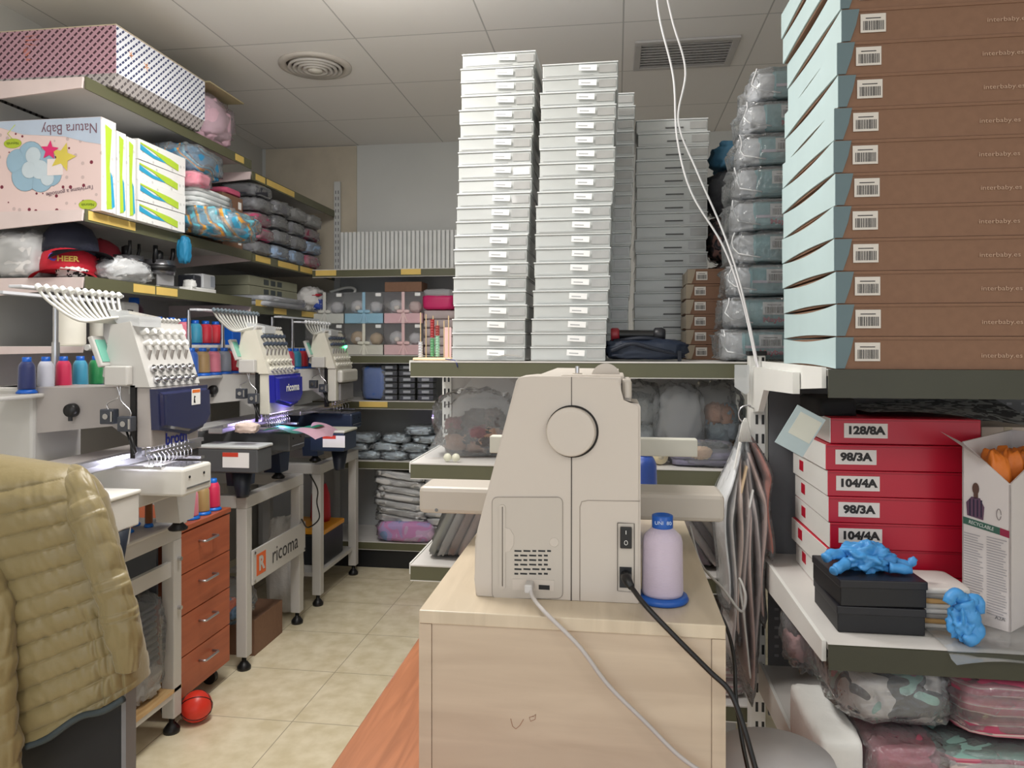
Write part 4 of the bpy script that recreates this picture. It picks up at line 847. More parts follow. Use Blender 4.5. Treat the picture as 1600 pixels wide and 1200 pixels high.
def thread_tree(o, ny, y0, y1, x, zt, zc, npole=2):
    """telescopic poles with a guide bar and its tubes fanning to the head"""
    for y in (y0+.1*(y1-y0), y0+.62*(y1-y0))[:npole]:
        p = MB().cyl((x, y, zc), (x, y, zt), .009).cyl((x, y, zc), (x, y, zc+(zt-zc)*.45), .013).build('pole', CHROME, o)
        MB().cyl((x, y, zc+(zt-zc)*.45), (x, y, zc+(zt-zc)*.45+.02), .016).build('collar', LG2, p)
def machine(kind, label, y, x, zb, cover, brand, knobs, n=6):
    """root sits on the stand top; local +x faces the aisle, local z = 0 at stand top"""
    o = thing('embroidery_machine', label, 'embroidery machine', (x, y, zb)); W = .125
    def Z(v): return v-zb
    body = LG
    # base feet pods, lower body, column
    for yy in (-.16, .16):
        MB().lathe([(.028, 0), (.03, .006), (.016, .02), (.014, .03)], c=(-.05, yy, 0), n=20).build('foot', BLACK, o)
        m = MB(); m.prism([(yy-.038, .03), (yy+.038, .03), (yy+.055, .12), (yy-.055, .12)], 'x', -.10, -.02); m.build('leg_pod', body if kind == 1 else DNAVY, o)
    m = MB(); m.bb((-.48, -.19, .12), (-.02, .19, .165), bev=.006); m.build('base_body', body if kind == 1 else DG, o)
    m = MB(); m.bb((-.50, -.10, .165), (-.34, .10, Z(1.18)), bev=.01); m.build('column', body, o)
    m = MB(); m.prism([(-.50, Z(1.03)), (-.10, Z(1.07)), (-.02, Z(1.02)), (.0, Z(1.02)), (.0, Z(1.18)), (-.50, Z(1.18))], 'y', -.085, .085); m.build('upper_arm', LG2 if kind == 1 else body, o)
    k = MB(); k.lathe([(.018, -.02), (.02, -.012), (.02, 0), (.008, .0)][::-1], c=(-.22, -.087, Z(1.115)), axis='y'); k.cyl((-.22, -.10, Z(1.115)), (-.22, -.10, Z(1.085)), .006); k.build('side_knob', BLACK, o)
    m = MB(); m.bb((-.36, -.075, .155), (.115, .075, .235), bev=.008); la = m.build('lower_arm', mat(222, 220, 212, .4) if kind == 1 else DG if kind == 2 else DNAVY, o)
    m = MB(); m.bb((.1155, -.06, .175), (.117, .06, .18)); m.bb((.02, -.05, .2352), (.10, .05, .2375)); m.build('needle_plate', CHROME, la)
    for yy in (-.045, .03): MB().cyl((.114, yy, .208), (.117, yy, .208), .004, n=10).build('screw', BLACK, la)
    # needle case
    h = thing_part('needle_case', o); W2 = W
    zt_, zm, zbt = Z(1.37), Z(1.185), Z(.985)
    m = MB(); m.prism([(-.03, zm), (.045, zm), (-.015, zt_), (-.075, zt_-.01), (-.10, zm+.03)], 'y', -W2, W2); cs = m.build('tension_block', LG if kind == 1 else mat(214, 210, 196, .42), h)
    m = MB(); m.bb((.0, -W2*.95, zbt+.03), (.045, W2*.95, zm), bev=.004); cb = m.build('case_body', LG2 if kind == 1 else mat(206, 203, 190, .4), h)
    # tension knobs on the sloping face: from (zm,x=.045) to (zt_,x=-.015)
    dxx, dzz = -.06, zt_-zm; L = math.hypot(dxx, dzz); nx, nz = dzz/L, -dxx/L
    for r_i, (fr, knob, rr, dd) in enumerate(((.10, 0, .0115, .016), (.27, 0, .0115, .016), (.48, 1, .0075, .014), (.66, 2, .0085, .02), (.83, 2, .0085, .02))):
        for j in range(n):
            yy = -W2*.72+j*(W2*1.44/(n-1)); px, pz = .045+dxx*fr, zm+dzz*fr
            b = MB(); kk = knobs[knob]
            if knob == 0:
                b.cyl((px, yy, pz), (px+nx*dd*.5, yy, pz+nz*dd*.5), rr, n=14); b.cyl((px+nx*dd*.5, yy, pz+nz*dd*.5), (px+nx*dd*1.2, yy, pz+nz*dd*1.2), rr*.45, n=10)
            elif knob == 1:
                b.cyl((px, yy, pz-.014), (px+nx*.008, yy, pz+.016), rr*.6, n=10)
            else:
                b.cyl((px, yy, pz), (px+nx*dd, yy, pz+nz*dd), rr*.8, rr, n=14)
            b.build('tension_knob', kk, cs)
    m = MB()
    for j in range(n*2): yy = -W2*.86+j*(W2*1.72/(n*2-1)); m.cyl((-.03, yy, zt_-.002), (-.012, yy, zt_+.012), .0055, n=8)
    m.build('guide_row', LG, cs)
    # cover
    if cover:
        m = MB()
        m.prism([(-W2*1.02, zm-.005), (W2*1.02, zm-.005), (W2*1.06, zm-.10), (W2*.8, zm-.135), (W2*.2, zm-.148), (-W2*.95, zm-.12)], 'x', .046, .085)
        bmesh.ops.bevel(m.bm, geom=[e for e in m.bm.edges if all(v.co.x > .08 for v in e.verts)], offset=.015, segments=3, affect='EDGES')
        cv = m.build('needle_cover', cover, h)
        if kind == 1:
            q = MB(); q.bb((.0851, .015, zm-.06), (.0862, .06, zm-.013)); q.mi = 1; q.bb((.0862, .017, zm-.024), (.0866, .058, zm-.015)); q.mi = 2; q.prism([(.024, zm-.053), (.034, zm-.055), (.03, zm-.04), (.036, zm-.035), (.026, zm-.033)], 'x', .0862, .0866)
            q.build('warning_label', [PAPER, mat(232, 120, 50, .5), INK], cv)
            text(brand, .048, mat(30, 44, 150, .4), h, (.0465, .0, zm-.156), '+x', bold=.0012)
        else: text(brand, .046, WHITE, cv, (.0865, .015, zm-.062), '+x', bold=.0012)
    else:
        m = MB(); m.bb((.046, -W2*.9, zm-.075), (.078, W2*1.0, zm-.008), bev=.012); m.build('needle_cover', mat(198, 196, 186, .35), h)
        m = MB(); m.bb((.046, -W2*.7, zm-.17), (.060, W2*.8, zm-.08), bev=.004); m.build('lower_cover', mat(128, 126, 124, .3), h)
    # needle bars / presser feet comb
    for j in range(n*2 if kind != 3 else n):
        nn = n*2 if kind != 3 else n; yy = -W2*.85+j*(W2*1.7/(nn-1))
        b = MB(); b.cyl((.02, yy, zbt+.035), (.02, yy, zbt+.005), .0025, n=8); b.tube([(.02, yy, zbt+.005), (.030, yy, zbt-.005), (.03, yy, zbt-.02), (.02, yy, zbt-.026)], .0016, n=6); b.build('needle_bar', CHROME, h)
    m = MB(); m.box((.035, 0, zbt+.015), (.012, W2*1.8, .006)); m.build('presser_bar', ALU, h)
    # side mechanism on the near face
    m = MB(); m.bb((-.075, -W2-.028, Z(1.19)), (-.005, -W2-.001, Z(1.245)), bev=.004); m.build('motor_box', LG, o)
    m = MB(); m.bb((-.015, -W2+.0, Z(.985)), (.0, -W2+.03, Z(1.19))); m.build('mechanism_plate', BLACK, o)
    for q, (xx, zz) in enumerate(((-.065, 1.105), (-.012, 1.085))):
        m = MB(); m.bb((xx-.022, -W2-.030, Z(zz-.022)), (xx+.020, -W2-.004, Z(zz+.020)), bev=.003); mo = m.build('actuator', DG2, o)
        m = MB(); m.cyl((xx-.002, -W2-.034, Z(zz)), (xx-.002, -W2-.030, Z(zz)), .008, n=14); m.bb((xx+.014, -W2-.034, Z(zz-.014)), (xx+.019, -W2-.030, Z(zz+.014))); m.build('actuator_pin', CHROME, mo)
    m = MB(); m.tube(spline([(-.04, -W2-.02, Z(1.19)), (-.035, -W2-.02, Z(1.16)), (-.07, -W2-.02, Z(1.14)), (-.065, -W2-.02, Z(1.12))]), .002, n=6); m.tube(spline([(-.03, -W2-.02, Z(1.19)), (-.028, -W2-.02, Z(1.15)), (.0, -W2-.02, Z(1.12)), (0, -W2-.02, Z(1.10))]), .002, n=6); m.build('wires', CHROME, o)
    m = MB(); m.tube([(-.012, -W2-.02, Z(1.065)), (.004, -W2-.02, Z(1.02)), (.012, -W2-.02, Z(1.0)), (.018, -W2-.02, Z(1.005)), (.0, -W2-.02, Z(1.055))], .003, n=6); m.build('thread_hook', BLACK, o)
    # frame carriage rails along y
    m = MB(); m.box((-.10, .0, Z(.965)), (.06, .66 if kind == 1 else .58, .022), bev=.004); m.box((-.06, 0, Z(.985)), (.018, .62 if kind == 1 else .56, .012)); rl = m.build('carriage_rail', ALU, o)
    m = MB(); m.box((-.20, .0, Z(.97)), (.10, .70 if kind == 1 else .60, .014), bev=.003); m.build('carriage_cover', LG2 if kind == 1 else mat(170, 170, 168, .4), rl)
    
    for yy in (-.10, .10): MB().box((-.02, yy, Z(.957)), (.18, .02, .008)).build('frame_arm', CHROME, rl)
    # control panel
    m = MB(); m.box((-.095, -W2-.012, Z(1.285)), (.014, .06, .09), rot=(0, -.35, .1), bev=.003); cp = m.build('control_panel', LG, o)
    m = MB(); m.box((-.0875, -W2-.0115, Z(1.2875)), (.002, .045, .065), rot=(0, -.35, .1)); m.build('screen', mat(120, 190, 170, .2), cp)
    return o, h
def thing_part(name, parent):
    q = MB(); q.bb((-.03, -.11, .45), (-.005, .11, .47)); return q.build(name, LG, parent)
KW = (CHROME, mat(150, 145, 140, .4), WHITE); KD = (mat(214, 212, 200, .4), CHROME, mat(66, 76, 92, .4))
M1, h1 = machine(1, 'large embroidery machine with dark blue needle cover and white knobs, nearest of the three', 2.03, -1.335, ZT+.0145, COVB, 'broth', KW)
M2, h2 = machine(2, 'embroidery machine with bright royal blue needle cover, middle of the three', 3.02, -1.47, ZT+.001, COVR, 'ricoma', KD)
M3, h3 = machine(3, 'embroidery machine with grey needle cover and green light, farthest of the three', 3.78, -1.48, ZT+.011, None, '', KD)
# green status light on the third
m = MB(); m.lathe([(.012, 0), (.012, .006), (.004, .011)], c=(.012, .10, 1.30-.711), axis='x'); gm = ramp_mat('green_lamp', lambda N, L, p, tc: (setattr(p.inputs['Emission Color'], 'default_value', (.05, 1, .3, 1)), setattr(p.inputs['Emission Strength'], 'default_value', 6)), .3); m.build('status_light', gm, h3)
def led(par, loc, col, pw):
    l = bpy.data.lights.new('needle_light', 'POINT'); l.energy = pw; l.color = col; l.shadow_soft_size = .01
    o = bpy.data.objects.new('needle_light', l); C.objects.link(o); o.parent = par; o.location = loc
led(M1, (-.0, -.06, .262), (.85, .85, 1), .5); led(M2, (.05, 0, .275), (.6, .45, 1), .8)
# thread trees: guide bar + tubes fan to the head
def fan(o, loc, n, y0, y1, zbar, xb, tip, m_tip, ctl, label_par):
    zb = loc[2]
    bar = MB(); bar.bb((xb-.02, y0-loc[1]-.05, zbar-zb-.004), (xb+.02, y1-loc[1]+.03, zbar-zb+.004), bev=.002); b_ = bar.build('guide_bar', mat(212, 214, 220, .35), o)
    for j in range(n):
        y = y0+(y1-y0)*j/(n-1)-loc[1]; a = Vector((xb+.02, y, zbar-zb)); e = Vector(tip)+Vector((0, (j-n/2)*.004, 0)); md = (a+e)/2+Vector(ctl)
        t = MB(); t.tube(spline([a, a*.7+md*.3+Vector((0, 0, -.012)), md, md*.4+e*.6, e], 5), .0042, n=7); t.build('thread_tube', mat(222, 222, 216, .3), b_)
        t = MB(); t.cyl(a+Vector((.0, 0, .006)), a+Vector((.012, -.002, -.004)), .008, n=10); t.build('tube_end', m_tip, b_)
    t = MB(); e = Vector(tip); t.prism([(e.x-.05, e.z+.02), (e.x+.05, e.z+.0), (e.x+.05, e.z-.03), (e.x-.02, e.z-.02)], 'y', e.y-.05, e.y+.05); t.build('tube_collector', clear('collector', opac=.6, bump=.1), b_)
fan(M1, M1.location, 12, 1.76, 2.08, 1.455, -.20, (-.04, -.07, 1.385-M1.location.z), WHITE, (.0, -.02, -.05), None)
fan(M2, M2.location, 13, 2.70, 3.05, 1.44, -.11, (-.05, -.02, 1.385-M2.location.z), mat(96, 108, 116, .4), (0, -.02, -.05), None)
fan(M3, M3.location, 9, 3.52, 3.82, 1.42, -.08, (-.05, -.02, 1.385-M3.location.z), mat(210, 212, 214, .3), (0, -.02, -.04), None)
def tray(M, y0, y1, zc, xc=-1.70, w_=.10):
    l = M.location
    m = MB(); m.bb((xc-w_/2-l.x, y0-l.y, zc-.012-l.z), (xc+w_/2-l.x, y1-l.y, zc-l.z), bev=.004); t = m.build('cone_tray', LG, M)
    for y in (y0+.10, y0+.62*(y1-y0)):
        q = MB(); q.cyl((xc-.055-l.x, y-l.y, zc-l.z), (xc-.055-l.x, y-l.y, 1.45-l.z), .008); q.cyl((xc-.055-l.x, y-l.y, zc-l.z), (xc-.055-l.x, y-l.y, zc+.15-l.z), .0115); q.build('pole', CHROME, t)
    m = MB(); m.bb((xc-.02-l.x, y0+.05-l.y, 1.446-l.z), (xc+.02-l.x, y1-.02-l.y, 1.454-l.z)); m.build('top_guide_bar', mat(206, 208, 214, .3), t)
tray(M1, 1.78, 2.32, 1.163); tray(M2, 2.75, 3.34, 1.178); tray(M3, 3.50, 4.05, 1.178)
NV, WT, MG, TL, GR, PKc, RD, GD, GY, BG, RB = (30, 44, 104), (214, 216, 230), (214, 30, 84), (52, 150, 184), (16, 134, 70), (226, 130, 150), (206, 30, 50), (164, 134, 90), (150, 156, 168), (214, 190, 150), (30, 84, 170)
def row(cols, y0, dy, z, x, where, h=.1, r=.021, grp=None):
    for i, (c_, nm) in enumerate(cols): cone((x, y0+i*dy, z), c_, '%s thread cone %s' % (nm, where), h=h, r=r, group=grp)
row([(NV, 'navy'), (WT, 'white'), (MG, 'magenta'), (TL, 'teal blue'), (GR, 'green')], 1.925, .072, 1.1635, -1.69, 'in the row on the tray of the nearest machine', grp='cones on the nearest machine tray', h=.105, r=.023)
row([(RB, 'blue'), (GD, 'gold brown'), (PKc, 'pink'), (GY, 'silver grey'), (RD, 'dark red'), (BG, 'beige'), (RD, 'bright red')], 2.76, .085, 1.1785, -1.69, 'on the tray of the middle machine', h=.115, r=.03, grp='cones on the middle machine tray')
row([((190, 60, 90), 'rose'), (TL, 'teal'), (RD, 'red'), (RB, 'blue')], 3.66, .085, 1.1785, -1.69, 'on the tray of the farthest machine', h=.11, r=.03, grp='cones on the farthest machine tray')
# upper wall shelf z=1.30
row([((110, 40, 60), 'burgundy'), (PKc, 'rose pink'), ((226, 120, 140), 'light pink')], 2.80, .09, 1.301, -1.86, 'on the wall shelf between the first two machines', h=.12, r=.033, grp='cones on the wall shelf')
row([(TL, 'turquoise'), ((196, 24, 50), 'crimson'), ((206, 30, 50), 'red')], 3.07, .085, 1.301, -1.86, 'on the wall shelf behind the tube fan of the middle machine', h=.115, r=.032, grp='cones on the wall shelf')
cone((-1.98, 2.82, 1.301), (74, 34, 54), 'tall dark plum thread cone at the back of the wall shelf', h=.2, r=.04)

# ricoma work in progress: embroidery on M2's arm
z_ = .238+M2.location.z
m = MB(); m.surf(lambda u, v: (-1.44+.19*u, 2.86+.22*v+.02*math.sin(4*u), z_+.012+.008*math.sin(6*u+3*v)), 18, 14); bmesh.ops.solidify(m.bm, geom=m.bm.faces[:], thickness=.004); tag(m.build('green_cloth', mat(26, 140, 96, .8)), 'green cloth being embroidered under the royal blue machine head', 'cloth')
m = MB(); m.surf(lambda u, v: (-1.30+.10*u+.02*math.sin(5*v), 2.84+.30*v, z_+.020-.035*u*u+.006*math.sin(9*v)), 14, 20); bmesh.ops.solidify(m.bm, geom=m.bm.faces[:], thickness=.005); tag(m.build('pink_cloth', mat(226, 190, 206, .8)), 'pale pink ruffled cloth draped over the middle machine arm', 'cloth')
tag(MB().blob((0, 0, .02), (.09, .05, .04), 3, .2, 4).build('cloth_roll', mat(226, 206, 196, .85), loc=(-1.44, 2.74, z_+.02)), 'cream rolled cloth on the left of the middle machine bed', 'cloth')
# grey extension tables of M2 (dark box with white top and label)
def pod(label, c, d, mt, top, foot=True, lab=False):
    o = thing('control_box', label, 'control box', (c[0], c[1], c[2]))
    MB().bb((-d[0]/2, -d[1]/2, d[2]*.5 if foot else 0), (d[0]/2, d[1]/2, d[2]-.012), bev=.005).build('housing', mt, o)
    MB().bb((-d[0]/2-.002, -d[1]/2-.002, d[2]-.0118), (d[0]/2+.004, d[1]/2+.004, d[2]), bev=.004).build('top_plate', top, o)
    if foot:
        m = MB(); m.lathe([(.024, 0), (.026, .01), (.04, d[2]*.5), (.0, d[2]*.5)], c=(.03, 0, 0), n=20); m.build('foot', mat(30, 36, 48, .4), o)
    if lab:
        m = MB(); e_ = -d[1]/2; m.bb((-.02, e_-.001, d[2]*.6), (.09, e_-.0003, d[2]*.88)); m.mi = 1; m.bb((-.02, e_-.0014, d[2]*.8), (.045, e_-.001, d[2]*.88)); m.build('warning_label', [PAPER, mat(214, 70, 50, .5)], o)
    return o
pod('dark grey box with white top and red and white warning label beside the orange drawers', (-1.50, 2.76, .701), (.25, .12, .21), DG, mat(200, 204, 204, .4), lab=True)
pod('navy cylinder arm box with cream top between the middle and farthest machines', (-1.36, 3.44, .70), (.17, .17, .20), DNAVY, mat(216, 216, 200, .4), lab=True)
# narrow stand carrying the grey box
# s4 = stand('machine_stand', 'white slim frame beside the orange drawer unit under the labelled dark box', 2.53, 2.70, .695, x0=-1.75, x1=-1.42, leg=.04)

# ---------------------------------------------------------------- drawer unit
o = thing('drawer_unit', 'orange cherry four-drawer pedestal on castors between the first two machine stands', 'drawer unit', (-1.49, 2.52, 0))
D0, D1, DZ0, DZ1 = -.17, .17, .075, .672
o.location = (-1.49, 2.53, 0)
MB().bb((-.45, D0, DZ0), (-.02, D1, DZ1-.018)).build('carcass', mat(150, 76, 44, .5), o)
MB().bb((-.45, D0-.004, DZ1-.018), (.003, D1+.004, DZ1), bev=.002).build('top', CHERRYV, o)
hh = (DZ1-.022-DZ0)/4
for k in range(4):
    z0 = DZ0+k*hh+.002
    d_ = MB().bb((-.019, D0+.001, z0), (.0, D1-.001, z0+hh-.004), bev=.001).build('drawer', CHERRYV, o)
    zz = z0+hh*.62; m = MB(); m.tube([(.0, -.045, zz), (.022, -.045, zz), (.026, -.04, zz), (.026, .04, zz), (.022, .045, zz), (.0, .045, zz)], .0045, n=8); m.build('handle', mat(200, 200, 204, .3, .9), d_)
for a, b in ((-.06, D0+.04), (-.06, D1-.04), (-.40, D0+.04), (-.40, D1-.04)):
    m = MB(); m.cyl((a, b-.01, .028), (a, b+.01, .028), .028, n=20); m.bb((a-.02, b-.013, .045), (a+.02, b+.013, .075)); m.build('castor', BLACK, o)
# cones on and beside it
cn = [((-1.53, 2.50), (226, 130, 150), 'pink'), ((-1.53, 2.575), (176, 146, 92), 'gold'), ((-1.53, 2.65), (216, 30, 84), 'magenta'), ((-1.61, 2.53), (206, 90, 100), 'coral'), ((-1.61, 2.61), (196, 170, 120), 'sand')]
for (x, y), c_, nm in cn: cone((x, y, .6725), c_, '%s thread cone on the orange drawer unit' % nm, h=.12, r=.026, cap=(20, 110, 210), group='cones on the drawer unit')
for (x, y), c_, nm, hh_ in (((-1.50, 2.30), (60, 70, 150), 'blue and white wound', .13), ((-1.50, 2.21), (150, 90, 40), 'nearly empty brown', .12), ((-1.57, 2.22), (190, 190, 196), 'silver', .13), ((-1.53, 2.13), (224, 50, 100), 'hot pink', .13)):
    cone((x, y, ZT+.0145), c_, '%s thread cone on the table under the nearest machine arm' % nm, h=hh_, r=.024 if 'empty' not in nm else .012, cap=(20, 120, 220), group='cones under the nearest machine arm')
o = thing('thread_cone', 'magenta thread cone lying on its side under the nearest machine', 'thread cone', (-1.55, 1.98, ZT+.0145+.03), rot=(1.2, 0, 1.2)); MB().lathe([(.028, -.04), (.024, .03), (.01, .04)], n=20).build('thread', silk(190, 30, 80), o); MB().lathe([(.012, .04), (.014, .055), (.008, .055)], n=16).build('spool_cap', mat(20, 60, 140, .4), o)
# white corner box next to jacket
pod('white rounded sewing table box partly behind the jacket shoulder', (-1.355, 1.80, ZT+.0145), (.13, .12, .195), mat(216, 214, 208, .4), mat(224, 222, 214, .4))
# ball
o = thing('basketball', 'small orange red toy basketball on the tiled floor', 'ball', (-1.44, 2.385, .052))
MB().lathe([(.052*math.sin(math.pi*i/20)+.0001, -.052*math.cos(math.pi*i/20)) for i in range(21)], n=32).build('ball', mat(222, 56, 40, .35), o)
m = MB()
for ax in range(3):
    P = []
    for i in range(25):
        t = 2*math.pi*i/24; v = Vector((math.cos(t), math.sin(t), .0 if ax < 2 else .35*math.sin(2*t))).normalized()*.0522
        v = Euler(((0, 0, 0), (math.pi/2, 0, .4), (.9, .5, 0))[ax]).to_matrix() @ v; P.append(v)
    m.tube(P, .0018, n=5)
m.build('seams', BLACK, o); o.rotation_euler = (.5, .3, .2)
# bags on the pine shelf of stand 1
fold_pack('bubble_bag', 'silvery bubble wrap roll on the pine shelf behind the jacket hem', 'bubble wrap', (-1.535, 2.03, .156), (.13, .14, .36), mat(196, 198, 200, .5, bump=1.5, bscale=90), 5, p=.7, amp=.12)
o = fold_pack('cap_bag', 'clear bag of dark stacked frames on the pine shelf beside the drawer unit', 'bag', (-1.545, 2.20, .156), (.14, .15, .34), mat(196, 198, 200, .5, bump=1), 6, wrap=None, p=.6)
bpy.data.objects.remove(kids(o)[0]); 
for k in range(9): MB().blob((0, 0, .12+k*.021), (.12-.004*k, .13, .018), k, .05, 3, .4, 24, 10).build('dark_frame', mat(58, 62, 70, .35), o)
MB().blob((0, 0, .055), (.13, .13, .11), 3, .3, 6).build('crumpled_film', MISTY, o); MB().blob((0, 0, .17), (.155, .16, .35), 4, .12, 5, .6, 44, 26, flat=True).build('clear_bag', PLASTIC, o)
# under stands 2 and 3
m = MB(); m.bb((-.12, -.13, 0), (.12, .13, .15), bev=.002); o = m.build('cardboard_box', KR); o.location = (-1.62, 3.05, 0.0); tag(o, 'brown cardboard box on the floor under the lettered stand', 'box')
bag_of('blue_bag', 'clear bag with blue and orange items under the lettered stand', 'bag', (-1.62, 2.9, .151), (.2, .2, .16), [(40, 90, 130), (60, 110, 150), (226, 100, 40)], 31, 4)
bpy.data.objects[-1] if False else None
o = thing('storage_bin', 'black bin with yellow lid on the lower shelf of the farthest stand', 'bin', (-1.62, 3.80, .161)); MB().bb((-.12, -.14, 0), (.12, .14, .16), bev=.01).build('bin_body', mat(34, 38, 44, .4), o); MB().bb((-.125, -.145, .16), (.125, .145, .185), bev=.006).build('lid', mat(232, 160, 40, .4), o)
o = thing('bottle', 'red bottle in a sleeve standing on the yellow lid under the farthest stand', 'bottle', (-1.60, 3.86, .347)); MB().lathe([(.05, 0), (.055, .02), (.05, .14), (.03, .2), (.0, .2)], n=24).build('body', mat(180, 24, 40, .4), o); MB().lathe([(.022, .2), (.022, .25), (.0, .25)], n=16).build('neck', mat(110, 100, 98, .4), o)
fold_pack('white_bag', 'white plastic bag between the second and farthest stands', 'bag', (-1.60, 3.42, 0), (.16, .14, .46), mat(210, 208, 204, .6, bump=.6), 7, wrap=None, p=.7, amp=.2)
MB().tube(spline([(-1.42, 3.30, .70), (-1.40, 3.34, .62), (-1.42, 3.38, .55), (-1.40, 3.36, .48), (-1.43, 3.30, .45), (-1.44, 3.25, .50)]), .0035, n=6).build('loose_wire', BLACK)
tag(bpy.data.objects['loose_wire'], 'black wire hanging between the second and farthest stands', 'wire')
# ---------------------------------------------------------------- left wall shelf goods
def lattice(name, c1, c2, sc=1.0):
    def b(N, L, p, tc):
        sx = N.new('ShaderNodeSeparateXYZ'); L.new(tc.outputs['Object'], sx.inputs[0])
        def ad(a, b_, op='ADD'):
            q = N.new('ShaderNodeMath'); q.operation = op
            for i, v in enumerate((a, b_)):
                if isinstance(v, (int, float)): q.inputs[i].default_value = v
                else: L.new(v, q.inputs[i])
            return q.outputs[0]
        h = ad(sx.outputs['X'], sx.outputs['Y']); f = 2*math.pi/.030*sc; v = sx.outputs['Z']
        a = ad(ad(ad(h, ad(v, 1.1, 'MULTIPLY')), f, 'MULTIPLY'), 0, 'SINE'); c = ad(ad(ad(h, ad(v, 1.1, 'MULTIPLY'), 'SUBTRACT'), f, 'MULTIPLY'), 0, 'SINE')
        m_ = ad(ad(c, -.35, 'GREATER_THAN'), ad(a, .7, 'GREATER_THAN'), 'MAXIMUM')
        mx = N.new('ShaderNodeMix'); mx.data_type = 'RGBA'; L.new(m_, mx.inputs[0]); mx.inputs[6].default_value = rgb(*c1); mx.inputs[7].default_value = rgb(*c2); L.new(mx.outputs[2], p.inputs['Base Color'])
    return ramp_mat(name, b, .6)
o = thing('patterned_box', 'long box with diagonal black and white lattice paper on the top left shelf', 'box', (-1.755, 2.40, 2.2245))
MB().bb((-.62, 0, .045), (0, .57, .215)).build('box_body', lattice('lattice_pink', (70, 42, 54), (190, 150, 162)), o)
MB().bb((-.001, .001, .045), (.0012, .57, .213)).build('end_paper', lattice('lattice_blue', (58, 66, 104), (228, 230, 236)), o)
MB().prism([(-.02, 0), (-.0, .045), (-.0, .0455), (-.62, .0455), (-.62, 0)], 'y', .0, .565).build('lower_edge', lattice('lattice_low', (96, 90, 92), (178, 172, 170)), o)
MB().bb((-.62, 0, .215), (0, .57, .219)).build('top_panel', mat(200, 188, 160, .7), o)
for (yy, zz, s_) in ((.08, .14, .016), (.17, .13, .02)):
    m = MB()
    for k in range(5): a = k*1.26; m.prism([(yy+.2*s_*math.cos(a-.6), zz+.2*s_*math.sin(a-.6)), (yy+s_*math.cos(a), zz+s_*math.sin(a)), (yy+.2*s_*math.cos(a+.6), zz+.2*s_*math.sin(a+.6))], 'x', .0013, .002)
    m.build('orange_motif', mat(226, 150, 80, .6), o)
m = MB(); 
for k in range(9): a = k*.9; s_ = .028-.002*k; m.prism([(-.36+.3*s_*math.cos(a-.6), .11+.01*k+.3*s_*math.sin(a-.6)), (-.36+s_*math.cos(a)+.008*k, .11+.01*k+s_*math.sin(a)), (-.36+.3*s_*math.cos(a+.6), .11+.01*k+.3*s_*math.sin(a+.6))], 'y', -.0012, -.0002)
m.build('orange_motif', mat(196, 120, 104, .6), o)
fold_pack('pink_bundle', 'pale pink bagged bundle on the top shelf behind the lattice box', 'bundle', (-1.93, 3.16, 2.222), (.30, .30, .22), mat(214, 176, 190, .7, bump=.5), 3, p=.6, amp=.14)
tag(MB().box((0, 0, 0), (.3, .30, .006), bev=.001).build('cardboard_sheet', mat(178, 166, 130, .7), loc=(-1.91, 3.17, 2.462), rot=(0, .02, 0)), 'thin beige card lying on the pink bundle near the ceiling', 'card')
# Natura Baby box
def dots(name, base):
    def b(N, L, p, tc):
        vo = N.new('ShaderNodeTexVoronoi'); vo.inputs['Scale'].default_value = 38; vo.inputs['Randomness'].default_value = .6; L.new(tc.outputs['Object'], vo.inputs[0])
        lt = N.new('ShaderNodeMath'); lt.operation = 'LESS_THAN'; lt.inputs[1].default_value = .25; L.new(vo.outputs['Distance'], lt.inputs[0])
        gt = N.new('ShaderNodeMath'); gt.operation = 'GREATER_THAN'; gt.inputs[1].default_value = .58; sx = N.new('ShaderNodeSeparateColor'); L.new(vo.outputs['Color'], sx.inputs[0]); L.new(sx.outputs[0], gt.inputs[0])
        c = N.new('ShaderNodeMix'); c.data_type = 'RGBA'; L.new(gt.outputs[0], c.inputs[0]); c.inputs[6].default_value = rgb(*[int(v*.88) for v in base]); c.inputs[7].default_value = rgb(120, 40, 60)
        mx = N.new('ShaderNodeMix'); mx.data_type = 'RGBA'; L.new(lt.outputs[0], mx.inputs[0]); mx.inputs[6].default_value = rgb(*base); L.new(c.outputs[2], mx.inputs[7]); L.new(mx.outputs[2], p.inputs['Base Color'])
    return ramp_mat(name, b, .45)
NB = dots('nursery_dots_pink', (226, 202, 198)); NBW = dots('nursery_dots', (232, 232, 230))
ZS = 1.768; YF = 2.33; XB = -1.76
o = thing('natura_box', 'x', 'box', (XB, YF, ZS)); o.name = 'printed_nursery_box'; tag(o, 'large pink printed nursery box with cloud and stars standing upside down on the shelf', 'box')
MB().bb((-.46, .0, 0), (0, .075, .325)).build('carton', NB, o); MB().bb((-.0005, .001, .001), (.0012, .0745, .324)).build('white_side', NBW, o)
m = MB(); m.prism([(-.001, .324), (-.46, .324), (-.30, .275), (-.14, .262), (-.06, .24), (-.001, .23)], 'y', -.0008, -.0001); m.build('blue_band', mat(182, 196, 214, .5), o)
text('Natura Baby', .05, mat(120, 90, 104, .5), o, (-.12, -.0012, .288), flip=True, sx=.85)
def star(m, cx, cz, r, y0, y1, rot=0, n=5, inner=.45):
    P = []
    for i in range(2*n): a = rot+math.pi*i/n; q = r if i % 2 == 0 else r*inner; P.append((cx+q*math.sin(a), cz+q*math.cos(a)))
    vs = [Vector((x, y0, z)) for x, z in P]; c = Vector((cx, y0, cz)); m._faces([c]+vs, [(0, i+1, (i+1) % (2*n)+1) for i in range(2*n)])
m = MB(); 
